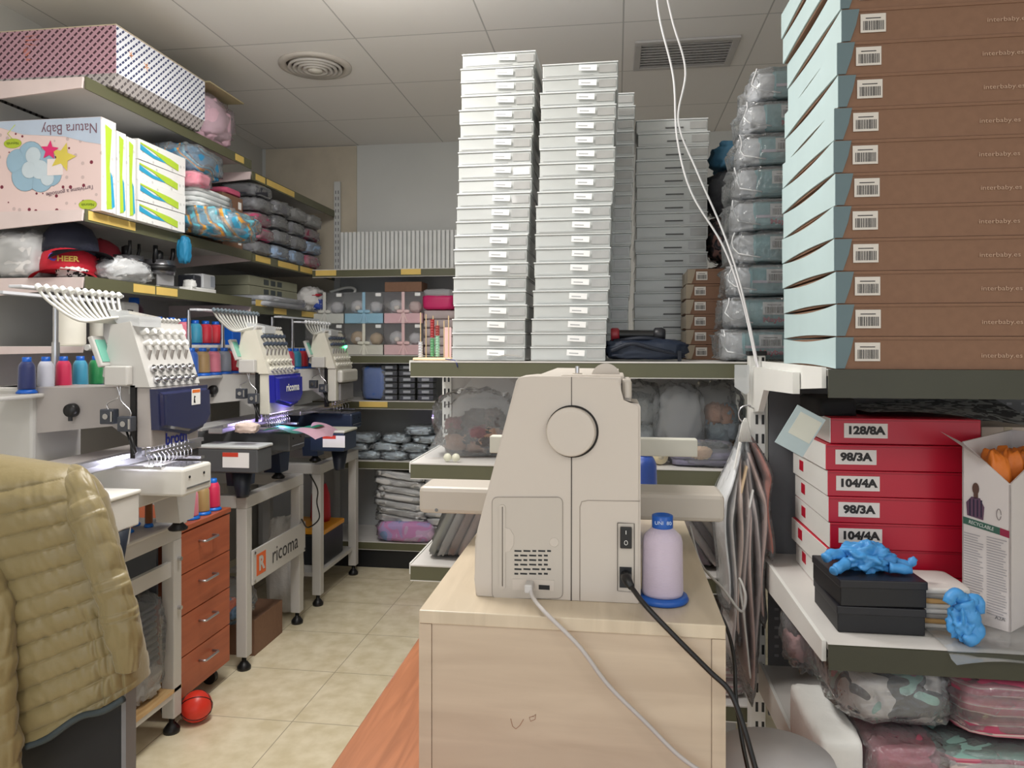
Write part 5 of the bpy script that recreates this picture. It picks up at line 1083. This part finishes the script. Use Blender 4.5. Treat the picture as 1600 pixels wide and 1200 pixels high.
for cx, cz, r_ in ((-.32, .18, .045), (-.27, .20, .05), (-.22, .17, .05), (-.29, .13, .055), (-.23, .12, .05), (-.19, .13, .04)): m.lathe([(r_, -.0008), (0, -.00081)], c=(cx, 0, cz), axis='y', smooth=False)
m.build('cloud_picture', mat(150, 182, 202, .5), o)
m = MB()
for cx, cz, r_ in ((-.26, .20, .03), (-.235, .15, .034), (-.275, .15, .03), (-.205, .118, .026)): m.lathe([(r_, -.0011), (0, -.00111)], c=(cx, 0, cz), axis='y', smooth=False)
m.build('cloud_highlight', mat(198, 212, 220, .5), o)
m = MB(); m.tube([(-.33, -.001, .31), (-.36, -.001, .28), (-.33, -.001, .25)], .0012, n=4); m.build('green_stem', mat(172, 190, 50, .5), o)
m = MB(); m.bb((-.205, -.0016, .128), (-.145, -.001, .185)); m.build('paper_square', mat(232, 220, 218, .5), o)
m = MB(); star(m, -.145, .19, .052, -.0022, 0, .3); m.build('yellow_star', mat(214, 196, 84, .5), o); m = MB(); star(m, -.195, .215, .036, -.0026, 0, .1); m.build('pink_star', mat(218, 44, 110, .5), o)
for cx, cz in ((-.34, .245), (-.05, .022)):
    m = MB(); m.lathe([(.028, -.0010), (0, -.00101)], c=(0, 0, 0), axis='y', smooth=False); q = m.build('green_badge', mat(172, 190, 50, .5), o, loc=(cx, 0, cz)); q.scale = (1.25, 1, .62)
    text('Naturals', .014, mat(90, 110, 30, .5), o, (cx, -.0014, cz), flip=True)
text("l'arrivisme a gonsoille", .021, mat(110, 90, 100, .5), o, (-.12, -.0012, .072), flip=True, roll=.12)
GRN = mat(178, 208, 60, .5); SKY = mat(50, 160, 200, .5)
def swirl(o, y0, y1, z0, h, x=.0013):
    P = lambda a, b: [(y0+(y1-y0)*u, z0+h*v) for u, v in zip(a, b)]
    m = MB(); m.prism(P((0, .3, .62, .62, .3, 0), (.75, .48, .40, .30, .30, .48)), 'x', x, x+.0006); m.build('blue_swirl', SKY, o)
    m = MB(); m.prism(P((.0, .35, .7, .9, .9, .6, .3, 0), (.85, .72, .62, .5, .15, .30, .62, .78)), 'x', x+.0004, x+.001); m.build('green_swirl', GRN, o)
def vswirl(o, y0, y1, h):
    m = MB(); m.prism([(y0+.25*(y1-y0), h*.95), (y0+.7*(y1-y0), h*.92), (y0+.55*(y1-y0), h*.5), (y0+.75*(y1-y0), h*.05), (y0+.35*(y1-y0), h*.03), (y0+.3*(y1-y0), h*.5)], 'x', .0013, .002); m.build('green_swirl', GRN, o)
    m = MB(); m.prism([(y0+.6*(y1-y0), h*.45), (y0+.75*(y1-y0), h*.4), (y0+.9*(y1-y0), h*.08), (y0+.7*(y1-y0), h*.05)], 'x', .002, .0024); m.build('blue_swirl', SKY, o)
vswirl(o, 0, .075, .32)
for k, (a, b_, h_) in enumerate(((.08, .13, .30), (.134, .184, .295))):
    q = thing('nursery_box', 'narrow white printed nursery box standing upright, %s of the pair beside the big pink box' % ('left' if k == 0 else 'right'), 'box', (XB, YF+a, ZS), group='upright nursery boxes'); MB().bb((-.44, 0, 0), (0, b_-a, h_)).build('carton', NBW, q); vswirl(q, 0, b_-a, h_)
for k in range(4):
    q = thing('nursery_box', 'white printed nursery box lying flat, %s of the stack of four' % order(3-k, 4), 'box', (XB+(.004 if k % 2 else -.0), YF+.195, ZS+k*.0765), (.004 if k % 2 else 0), group='flat nursery boxes'); MB().bb((-.40, 0, 0), (0, .305, .075)).build('carton', NBW, q); swirl(q, .01, .28, .0, .075)
# bags of blue and orange prints hanging over
BLO = stripes('dino_print', [(40, 120, 160), (40, 60, 90), (110, 170, 190), (40, 130, 170), (226, 150, 60), (84, 160, 190), (50, 110, 150)], 3.5, 'DIAGONAL', 9)
BLG = stripes('blue_orange', [(60, 150, 186), (130, 186, 204), (232, 170, 70), (214, 150, 70), (120, 134, 140), (110, 196, 214)], 4, 'DIAGONAL', 7)
fold_pack('bagged_blanket', 'blue orange patterned blanket in clear bag, top of the pile beside the nursery boxes', 'blanket', (-1.90, 3.00, 2.03), (.30, .28, .13), BLO, 3, wrap=CRINK, p=.5, amp=.14)
fold_pack('bagged_blanket', 'pink folded blanket in a clear bag under the patterned one', 'blanket', (-1.84, 2.90, 1.965), (.26, .12, .065), mat(216, 120, 140, .8), 5, p=.4)
fold_pack('bagged_blanket', 'pale blue folded sheets with white layers in a clear bag', 'sheets', (-1.86, 3.02, 1.89), (.26, .30, .085), mat(214, 216, 214, .8), 6, folds=4)
o = fold_pack('bagged_blanket', 'bulging clear bag of blue and orange striped toys drooping over the shelf edge', 'bag', (-1.76, 3.05, 1.775), (.30, .34, .13), BLG, 8, wrap=CRINK, p=.6, amp=.2)
o.rotation_euler = (0, .12, 0)
tag(MB().blob((0, 0, 0), (.05, .05, .11), 3, .2, 3, .7).build('blue_label', mat(30, 120, 160, .6), loc=(-1.775, 2.85, 1.70)), 'blue cloth corner with a red and white label hanging under the nursery boxes', 'cloth')
for k in range(3):
    q = thing('small_carton', 'small brown carton, %s of three between the sheets and the coloured packs' % order(2-k, 3), 'box', (-1.83, 3.36, 1.769+k*.087), group='small cartons on the left shelf'); MB().bb((-.2, -.11, 0), (0, .08, .084), bev=.002).build('carton', KR, q); m = MB(); barcode(m, (.0, .05, .045), .03, .035, '+x', bars=False); m.build('label', [PAPER, INK], q)
fold_pack('folded_cloth', 'pink cloth on top of the three small cartons', 'cloth', (-1.9, 3.36, 2.032), (.14, .16, .03), mat(200, 90, 120, .8), 3, wrap=None)
# grey, pink and blue packs on the second bay
GRY = mat(112, 112, 118, .85, bump=.5); PNK = mat(196, 70, 114, .85, bump=.5); LBL = mat(150, 176, 208, .8, bump=.4); DKG = mat(50, 50, 58, .85, bump=.5); MRN = mat(120, 50, 70, .85); LGY = mat(150, 150, 150, .85)
cols = [(3.56, [(GRY, 'dark grey'), (PNK, 'pink'), (PNK, 'rose pink'), (GRY, 'grey'), (DKG, 'black')]), (3.77, [(LBL, 'light blue'), (GRY, 'grey'), (GRY, 'charcoal'), (GRY, 'dark grey')]), (3.98, [(LBL, 'pale blue'), (GRY, 'grey'), (GRY, 'mid grey'), (LGY, 'pale grey')]), (4.19, [(PNK, 'magenta'), (LBL, 'sky blue'), (MRN, 'maroon'), (LGY, 'light grey')])]
wh = ['next to the small cartons', 'second from the small cartons', 'third from the small cartons', 'at the far end']
for ci, (y, st_) in enumerate(cols):
    z = 1.764
    for k, (mm_, nm) in enumerate(st_):
        h = .075 if ci else .068
        fold_pack('folded_blanket', '%s folded blanket, %s in the column %s' % (nm, order(len(st_)-1-k, len(st_)), wh[ci]), 'blanket', (-1.875+.01*(k % 2), y, z), (.2, .19, h), mm_, ci*5+k, wrap=CRINK, p=.45, amp=.1, group='bagged blankets on the left shelf', gap=.004); z += h+.004
# shelf 3: caps, hoops, electronics
Z3 = 1.538
fold_pack('bubble_bag', 'bunched clear bag at the left frame edge beside the red cap', 'bag', (-2.10, 2.40, Z3), (.20, .18, .17), mat(216, 214, 212, .6, bump=.3), 9, p=.6, amp=.14)
def cap(label, c, col, rz, brim, txt=None, tilt=0):
    o = thing('baseball_cap', label, 'cap', c, rz); o.rotation_euler = (0, tilt, rz); R = .092
    m = MB(); m.lathe([(R, .0), (R*1.0, .03), (R*.93, .065), (R*.72, .098), (R*.4, .115), (.004, .12)], n=32); m.build('crown', mat(*col, .7, bump=.3, bscale=150), o)
    m = MB()
    def f(u, v):
        a = (u-.5)*2.3; r_ = R*(.98+.85*v*math.cos(a*.72)); return (r_*math.sin(a)*(1-.12*v), -r_*math.cos(a)*1.0, .012-.030*(a/1.15)**2*(.3+v)-.01*v)
    m.surf(f, 22, 8); bmesh.ops.solidify(m.bm, geom=m.bm.faces[:], thickness=.003); m.build('brim', mat(*brim, .65), o)
    MB().lathe([(.006, .119), (.006, .124), (.001, .126)], n=12).build('button', mat(*col, .7), o)
    if txt: text(txt, .026, mat(226, 190, 90, .6), o, (.012, -R-.002+.003, .045), sx=1.1, bold=.001); text('C', .036, mat(96, 70, 180, .6), o, (-.035, -R*.93, .05), bold=.002)
    return o
cap('red cap with small yellow lettering on the third shelf', (-1.95, 2.415, Z3+.022), (206, 32, 54), .5, (196, 36, 54), 'HEER')
cap('navy cap with pale brim edge stacked on the red cap', (-1.96, 2.43, Z3+.092), (30, 32, 50), 1.25, (22, 22, 30), tilt=.06)
cap('dark red cap behind the navy cap', (-2.0, 2.62, Z3+.06), (140, 30, 46), 1.3, (170, 30, 46), tilt=.15)
tag(MB().blob((0, 0, .018), (.09, .05, .036), 3, .4, 6).build('spotted_cloth', patches('cow_print', [(230, 228, 224), (230, 228, 224), (30, 30, 32)], 40), loc=(-1.88, 2.34, Z3)), 'black and white spotted cloth under the red cap brim', 'cloth')
fold_pack('bubble_bag', 'long silvery bubble wrap bag trailing along the shelf edge right of the red cap', 'bubble wrap', (-1.845, 2.57, Z3), (.10, .26, .09), mat(210, 210, 210, .5, bump=.5, bscale=90), 4, p=.8, amp=.2)
def hoop(label, c, rz, arm):
    o = thing('cap_hoop', label, 'cap hoop', c, rz)
    MB().bb((-.05, -.06, 0), (.055, .06, .012), bev=.003).build('base_plate', CHROME, o)
    m = MB(); m.bb((.03, -.05, .012), (.034, .05, .06)); m.build('front_plate', mat(200, 200, 204, .3, .6), o)
    m = MB(); P = [(.0+.0, .06*math.cos(t), .10+.0*math.sin(t)) for t in [0]]
    m.lathe([(.06, .055), (.062, .055), (.062, .115), (.06, .115)], n=32); m.build('hoop_ring', mat(120, 120, 124, .25, .8), o)
    m = MB(); m.lathe([(.064, .07), (.066, .07), (.066, .095), (.064, .095)], n=32); m.build('band', BLACK, o)
    for y in (-.05, .045): m = MB(); m.tube([(.02, y, .10), (.03, y*1.1, .14), (.03, y*1.1, .17)], .009 if arm else .006, n=10); m.build('clamp_lever', BLACK, o)
    MB().lathe([(.013, .11), (.018, .125), (.018, .15), (.006, .158)], n=18).build('knob', BLACK, o)
    return o
hoop('steel cap embroidery frame with black knob, left of the two on the third shelf', (-1.90, 2.66, Z3), .3, 0)
hoop('black cap embroidery frame with tall levers, right of the two on the third shelf', (-1.87, 2.82, Z3), -.1, 1)
o = thing('bobbin_winder', 'white and grey bobbin winder box right of the cap frames', 'machine', (-1.86, 3.06, Z3)); MB().bb((-.07, -.10, 0), (.05, .10, .02), bev=.004).build('base', WHITE, o); MB().bb((-.05, .0, .02), (.045, .10, .085), bev=.005).build('case', mat(196, 198, 200, .4), o); MB().bb((.0455, .06, .03), (.047, .095, .078)).build('front_label', mat(150, 156, 166, .5), o)
m = MB(); m.bb((-.04, -.06, .02), (.04, -.005, .075), bev=.006); m.build('motor', mat(44, 46, 52, .4), o); m = MB(); m.blob((.03, -.08, .03), (.05, .04, .04), 2, .2, 4); m.build('clips', mat(226, 226, 222, .4), o)
for k in range(2):
    q = thing('olive_carton', 'grey green carton with small pictures, %s of two on the far third shelf' % ('lower' if k == 0 else 'upper'), 'box', (-1.90, 3.86, 1.506+.06+k*.052)); MB().bb((-.18, -.28, 0), (.03, .30, .05), bev=.002).build('carton', mat(150, 150, 128, .6), q)
    m = MB()
    for j in range(3): m.bb((.0302, -.12+j*.08, .012), (.0312, -.065+j*.08, .04))
    m.build('printed_pictures', mat(70, 78, 80, .5), q)
fold_pack('bagged_sheet', 'flat silvery clear bags under the grey green cartons', 'bag', (-1.88, 3.82, 1.506), (.22, .55, .058), mat(190, 192, 198, .5, bump=.6), 12, folds=2)
o = fold_pack('jersey', 'white jersey with red and blue stripes bunched at the far end of the third shelf', 'jersey', (-1.83, 4.28, 1.506), (.15, .22, .15), mat(214, 212, 210, .8, bump=.5), 5, wrap=None, p=.8, amp=.25)
MB().blob((.055, -.02, .045), (.06, .10, .07), 4, .2, 4).build('blue_stripe', mat(40, 70, 160, .7), o); MB().blob((.05, -.02, .10), (.06, .13, .018), 4, .2, 4).build('red_stripe', mat(176, 30, 50, .7), o)
tag(MB().tube(spline([(-1.78, 4.44, 1.64), (-1.66, 4.42, 1.665), (-1.60, 4.40, 1.65), (-1.62, 4.38, 1.60), (-1.70, 4.36, 1.54)]), .009, n=8).build('white_pipe', WHITE), 'bent white tube poking out near the corner of the two shelvings', 'tube')
# shelf 4 goods
o = thing('jug', 'cloudy white plastic jug at the left frame edge on the wall shelf', 'jug', (-1.90, 2.36, 1.301)); MB().lathe([(.045, 0), (.048, .01), (.048, .12), (.035, .15), (.018, .165), (.018, .20), (.0, .20)], n=24).build('body', mat(222, 218, 206, .4), o); MB().lathe([(.02, .175), (.02, .205), (.0, .206)], n=16).build('cap', mat(216, 210, 206, .4), o)
o = thing('spray_bottle', 'slim white bottle with red base label beside the jug', 'bottle', (-1.90, 2.49, 1.301)); MB().lathe([(.022, 0), (.023, .13), (.012, .15), (.012, .19), (.0, .19)], n=20).build('body', mat(212, 210, 200, .4), o); MB().lathe([(.0232, .01), (.0234, .03)], n=20).build('label', mat(206, 80, 60, .5), o)
o = thing('oil_canister', 'white canister with black and red label on the wall shelf behind the chrome pole', 'canister', (-1.90, 2.63, 1.301)); MB().bb((-.05, -.05, 0), (.04, .055, .17), bev=.012).build('body', mat(206, 206, 206, .4), o)
m = MB(); m.bb((.0402, -.02, .02), (.0412, .012, .14)); m.mi = 1; m.bb((.0412, -.018, .10), (.0416, .01, .12)); m.build('label', [INK, mat(190, 40, 50, .5)], o)
o = thing('clear_tub', 'clear plastic tub with picture label on the wall shelf', 'tub', (-1.88, 2.76, 1.301)); MB().bb((-.05, -.03, 0), (.05, .06, .075), bev=.004).build('tub', MISTY, o); MB().bb((-.03, -.02, .002), (.03, .05, .05)).build('contents', mat(200, 196, 186, .7), o); MB().bb((.0502, .02, .02), (.051, .05, .06)).build('label', mat(206, 190, 170, .5), o)
tag(MB().bb((-.05, -.025, 0), (.05, .025, .05), bev=.003).build('blue_box', mat(20, 96, 206, .4), loc=(-1.90, 2.90-.045, 1.301)), 'small bright blue box on the wall shelf beside the clear tub', 'box')
tag(MB().bb((-.05, -.04, 0), (.04, .04, .10), bev=.003).build('blue_box', mat(20, 96, 200, .4), loc=(-1.88, 3.40, 1.301)), 'upright bright blue box on the wall shelf behind the middle machine', 'box')
o = thing('tape_roll', 'white plastic tub beside the upright blue box on the wall shelf', 'tub', (-1.87, 3.58, 1.287)); MB().lathe([(.05, 0), (.056, .02), (.056, .10), (.0, .10)], n=24).build('body', WHITE, o)

# ---------------------------------------------------------------- back wall goods
def gift(label, px0, z, ribbon, basec, mat_toy, off):
    a = at(px0, 0, BF+.02); b_ = at(px0+60, 0, BF+.02); w_ = b_.x-a.x; H = .185
    o = thing('gift_box', label, 'gift box', ((a.x+b_.x)/2, BF+.02, z), group='plush gift boxes')
    MB().bb((-w_/2, .16, 0), (w_/2, .165, H)).build('back_card', mat(206, 204, 202, .6), o)
    MB().bb((-w_/2, 0, 0), (w_/2, .16, .06), bev=.004).build('blanket', mat(*basec, .85, bump=.4), o)
    for s_, (xx, rr_) in enumerate(((-.055, .045), (.06, .04))):
        m = MB(); m.blob((xx, .06, .06+rr_*.9), (rr_*1.9, .08, rr_*1.8), off+s_, .12, 3, .85, 24, 16); pt = m.build('plush_toy', mat_toy[s_], o)
        if s_ == 0: m = MB(); m.blob((xx+.012, .018, .06+rr_*.7), (.035, .02, .03), 2, .05, 2, .9, 16, 10); m.build('muzzle', mat(222, 214, 206, .85), pt)
    m = MB(); m.bb((off*.0-.008, -.004, .0), (.010, -.0015, H)); m.blob((-.018, -.006, .07), (.04, .012, .02), 2, .2, 3, .8, 16, 8); m.blob((.022, -.006, .07), (.04, .012, .02), 3, .2, 3, .8, 16, 8); m.box((-.012, -.005, .035), (.008, .002, .06), rot=(0, .4, 0)); m.box((.016, -.005, .035), (.008, .002, .06), rot=(0, -.4, 0)); m.build('ribbon', mat(*ribbon, .6), o)
    m = MB(); m.bb((w_/2-.045, -.003, H-.025), (w_/2-.012, -.0012, H-.006)); m.build('label', PAPER, o)
    m = MB(); m.bb((-w_/2, -.001, 0), (w_/2, .168, H)); m.build('clear_lid', FILM, o)
TG, TP_, TB = mat(192, 190, 192, .9, bump=.6), mat(206, 184, 180, .9, bump=.6), mat(186, 164, 140, .9, bump=.6)
zz = 1.249
gift('plush gift box with beige blanket and white ribbon, lower left of the six', 477, zz, (206, 206, 202), (206, 202, 192), (TG, TB), 1)
gift('plush gift box with beige teddy and cream ribbon, lower middle of the six', 538.5, zz, (220, 218, 206), (212, 208, 196), (TB, TB), 2)
gift('plush gift box with pink blanket and grey teddy, lower right of the six', 600, zz, (226, 190, 190), (222, 186, 186), (TG, TG), 3)
gift('plush gift box with cream blanket and pale ribbon, upper left of the six', 477, zz+.1865, (206, 206, 200), (206, 206, 198), (TG, TG), 4)
gift('plush gift box with light blue blanket and blue ribbon, upper middle of the six', 538.5, zz+.1865, (150, 190, 214), (150, 192, 212), (TG, TG), 5)
gift('plush gift box with pink blanket and pink ribbon, upper right of the six', 600, zz+.1865, (232, 200, 200), (226, 186, 190), (TG, TP_), 6)
a = at(601, 0, BF+.04); tag(MB().bb((0, 0, 0), (.225, .14, .058), bev=.003).build('cardboard_box', KR, loc=(a.x, BF+.04, zz+.374)), 'small brown cardboard box on top of the plush gift boxes', 'box')
o = thing('pink_bag', 'bright pink clear-topped bag right of the plush gift boxes', 'bag', (at(684, 0, BF+.05).x, BF+.10, 1.249+.265)); MB().blob((0, 0, .045), (.19, .14, .09), 2, .08, 3, .4).build('pink_pouch', mat(206, 40, 106, .5), o); MB().blob((0, 0, .10), (.18, .13, .05), 3, .1, 4, .5).build('clear_top', MISTY, o)
fold_pack('stacked_towels', 'pale folded packs standing under the pink bag behind the bobbin rack', 'towels', (at(690, 0, BF+.1).x, BF+.12, 1.249), (.2, .18, .262), mat(190, 176, 176, .85), 6, folds=5, wrap=None)
fold_pack('blue_pack', 'blue textile in a clear bag left of the black belt packs', 'textile pack', (at(581, 0, BF).x, BF+.10, .98), (.145, .16, .20), mat(52, 92, 160, .7, bump=.4), 4, p=.4)
r_ = random.Random(2)
for ci, px in enumerate((607, 635, 664)):
    n = (6, 7, 6)[ci]; x = at(px, 0, BF+.02).x
    for k in range(n):
        o = thing('wallet_pack', 'black case in clear pouch, %s of the %s column' % (order(n-1-k, n), ['left', 'middle', 'right'][ci]), 'case', (x, BF+.03, .98+k*.036), (r_.random()-.5)*.1, group='black cases on the back shelf')
        MB().bb((-.048, 0, 0), (.048, .1, .030), bev=.005).build('case', mat(44, 46, 54, .4), o); MB().bb((-.022, -.0022, .008), (.022, -.0008, .023)).build('label', mat(170, 172, 176, .5), o); MB().bb((-.051, -.003, -.0005), (.051, .104, .0335), bev=.005).build('clear_pouch', FILM, o)
    if ci == 0: fold_pack('clear_pack', 'crumpled clear empty pouches on top of the left column of black cases', 'pouch', (x, BF+.06, .98+n*.036), (.11, .1, .05), mat(170, 172, 174, .5), 3, wrap=PLASTIC)
BLC = mat(196, 210, 220, .5, bump=.5)
k = 0
for row_, (z, xs) in enumerate(((.627, (-1.62, -1.46, -1.30, -1.13, -.98, -.83)), (.675, (-1.55, -1.36, -1.18, -1.0, -.85)), (.725, (-1.50, -1.29, -1.10, -.92, -.78)), (.775, (-1.15, -.98, -.85)))):
    for j, x in enumerate(xs):
        fold_pack('clear_pack', 'crinkled clear garment bag, %s, %s layer on the low back shelf' % (['leftmost', 'second from the left', 'third from the left', 'fourth from the left', 'fifth from the left', 'sixth from the left'][j], ['bottom', 'second', 'third', 'top'][row_]), 'garment pack', (x, BF+.10+.01*(j % 2), z), (.16, .16, .05), BLC, row_*7+j, wrap=CRINK, group='clear garment packs, %s layer' % ['bottom', 'second', 'third', 'top'][row_], amp=.24, p=.55, gap=.007, rz=(r_.random()-.5)*.3)
WPK = mat(206, 204, 202, .6, bump=.4)
for k in range(7):
    fold_pack('white_pack', 'white bagged garment, %s of the left pile on the lowest back shelf' % order(6-k, 7), 'garment pack', (-1.26+.01*math.sin(k*2), BF+.10, .158+.10+k*.043), (.30, .2, .044), WPK, k, group='white packs in the left pile', rot=(0, .12, 0), wrap=CRINK, amp=.12, gap=.004)
for k in range(8):
    fold_pack('white_pack', 'white bagged garment, %s of the right pile on the lowest back shelf' % order(7-k, 8), 'garment pack', (-.93+.012*math.sin(k*1.7), BF+.10, .157+k*.047), (.34, .2, .045), WPK, k+9, group='white packs in the right pile', amp=.08, gap=.004)
fold_pack('purple_pack', 'lilac and pink princess-coloured bag at the foot of the left white pile', 'bag', (-1.22, BF+.04, .157), (.34, .16, .12), patches('lilac_print', [(120, 150, 200), (180, 150, 206), (206, 130, 190), (206, 170, 206), (226, 190, 220)], 10), 5, p=.5)

# ---------------------------------------------------------------- chair with the olive quilted jacket
ch = thing('office_chair', 'black office chair with grey side edge under the olive jacket', 'chair', at(60, 1100, 1.30)*1); ch.location.z = 0; ch.rotation_euler = (0, 0, YAW)
MB().bb((-.24, .04, .46), (.09, .06, .93), bev=.01).build('backrest', mat(24, 24, 28, .7), ch); MB().bb((-.24, .035, .36), (.145, .065, .66), bev=.004).build('lower_panel', mat(24, 24, 28, .7), ch)
m = MB(); m.bb((.146, .03, .36), (.155, .07, .70)); m.build('side_edge', mat(120, 120, 124, .5), ch)
MB().bb((-.34, .066, .40), (-.06, .30, .46), bev=.02).build('seat', mat(30, 30, 34, .8), ch)
MB().cyl((-.2, .18, .08), (-.2, .18, .40), .025).build('gas_column', CHROME, ch)
for k in range(5): a = k*1.257+.3; MB().tube([(-.2, .18, .09), (-.2+.22*math.cos(a), .18+.22*math.sin(a), .05)], [.02, .014], n=8).cyl((-.2+.22*math.cos(a), .165+.22*math.sin(a), .027), (-.2+.22*math.cos(a), .195+.22*math.sin(a), .027), .026).build('castor_arm', BLACK, ch)
JM = mat(132, 118, 80, .42, var=.04, scale=5, bump=.25, bscale=70, sheen=.2); JD = mat(52, 62, 66, .7)
jk = thing('quilted_jacket', 'olive quilted jacket draped over the chair back at lower left', 'jacket', ch.location, YAW)
D_ = 1.40
def L2(px, py): return ((px-60)/F*D_, CZ+(HY-py)/F*D_)      # jacket plane coordinates at the chair
def interp(tab, t):
    for (a, va), (b, vb) in zip(tab, tab[1:]):
        if t <= b: k = (t-a)/(b-a) if b > a else 0; return va+(vb-va)*k
    return tab[-1][1]
TOP = 725; 
def body(u, v):
    t = 2*math.pi*u; cx_, sx_ = math.cos(t), math.sin(t)
    # v: 0 hem -> 1 top
    yr = 1095-(1095-740)*v                   # right boundary pixel row
    xr = interp([(0, 212), (.1, 208), (.3, 192), (.5, 172), (.7, 155), (.85, 140), (.94, 120), (1, 95)], v)
    xl = -90
    yl = 1240-(1240-712)*v
    a = math.copysign(abs(cx_)**.75, cx_)*.5+.5
    x_ = xl+(xr-xl)*a; y_ = yl+(yr-yl)*(a**1.0)
    topc = interp([(-90, 716), (0, 722), (60, 727), (100, 740), (150, 790)], x_); 
    if y_ < topc: y_ = topc
    X, Zz = L2(x_, y_)
    th = .062*math.sqrt(max(0, 1-max(0, (v-.86)/.14)**2))+.004
    s = math.copysign(abs(sx_)**.6, sx_)
    Y = -th*s
    ph = (Zz-(.22+.26*(1-v))*X)/.043+.12*math.sin(X*9)
    q = abs(math.sin(math.pi*ph))**.33
    wr = noise.noise(Vector((X*85+Zz*30, ph*1.4, 3)))*.006*(1.3-q)+noise.noise(Vector((X*30+Zz*18, Zz*14, 5)))*.003+noise.noise(Vector((X*7, Zz*7, 7)))*.012
    edge = min(1, (1-v)*9)
    band = max(0, min(1, (x_-(xr-52))/6))*max(0, min(1, (.42-v)/.05)); q2 = abs(math.sin(math.pi*(xr-x_)/13.0))**.5 if band > 0 else 1
    Y -= (s)*(.0105*q*(1-.45*band*(1-q2))+wr*(1+band*.6)-.005*band*(1-q2))*edge
    return (X, Y+.045, Zz)
m = MB(); m.surf(lambda u, v: body(u, v), 300, 330, cu=True); jb = m.build('jacket_body', JM, jk)
def sleeve(name, pts, rad, seed, flat=.7, pitch=.05):
    P = spline([(L2(a, b)[0], yy, L2(a, b)[1]) for a, b, yy in pts], 24); n = len(P); m = MB(); nu = 64
    cum = [0]
    for a, b in zip(P, P[1:]): cum.append(cum[-1]+(b-a).length)
    R = [interp(rad, c_/cum[-1]) for c_ in cum]
    def f(u, v):
        i = min(int(v*(n-1)), n-1); d = (P[min(i+1, n-1)]-P[max(i-1, 0)]).normalized(); a = Vector((0, -1, 0)); a = (a-d*a.dot(d)).normalized(); b = d.cross(a)
        t = 2*math.pi*u; ph = cum[i]/pitch+.35*math.sin(t+seed)
        q = abs(math.sin(math.pi*ph))**.45; r_ = R[i]*(.90+.10*q+.12*noise.noise(P[i]*30+Vector((math.cos(t)*1.2, math.sin(t)*1.2, seed))))+noise.noise(Vector((t*5, cum[i]*24, seed)))*.003
        return P[i]+(a*math.cos(t)*flat+b*math.sin(t))*r_
    m.surf(f, nu, n, cu=True); return m.build(name, JM, jk)
sleeve('jacket_sleeve', [(86, 752, .055), (102, 762, .03), (130, 792, .0), (158, 850, -.012), (180, 910, -.015), (196, 970, -.012), (203, 1020, -.008), (202, 1062, -.0)], [(0, .02), (.08, .034), (.3, .037), (.6, .036), (.85, .034), (1, .022)], 2)
sleeve('jacket_sleeve', [(-30, 900, -.02), (0, 960, -.035), (5, 1040, -.05), (10, 1110, -.055), (15, 1170, -.055), (18, 1240, -.055)], [(0, .05), (.3, .052), (.7, .055), (1, .052)], 5, pitch=.05)
m = MB(); n_ = 40; P = []
for i in range(n_+1):
    k = i/n_; a_, b_ = L2(58+152*k, 1168-76*k+4*math.sin(9*k)); P.append((a_, -.033+.004*math.sin(14*k), b_-.004))
m.tube(P, .0065, n=8); m.build('hem_binding', JD, jk)
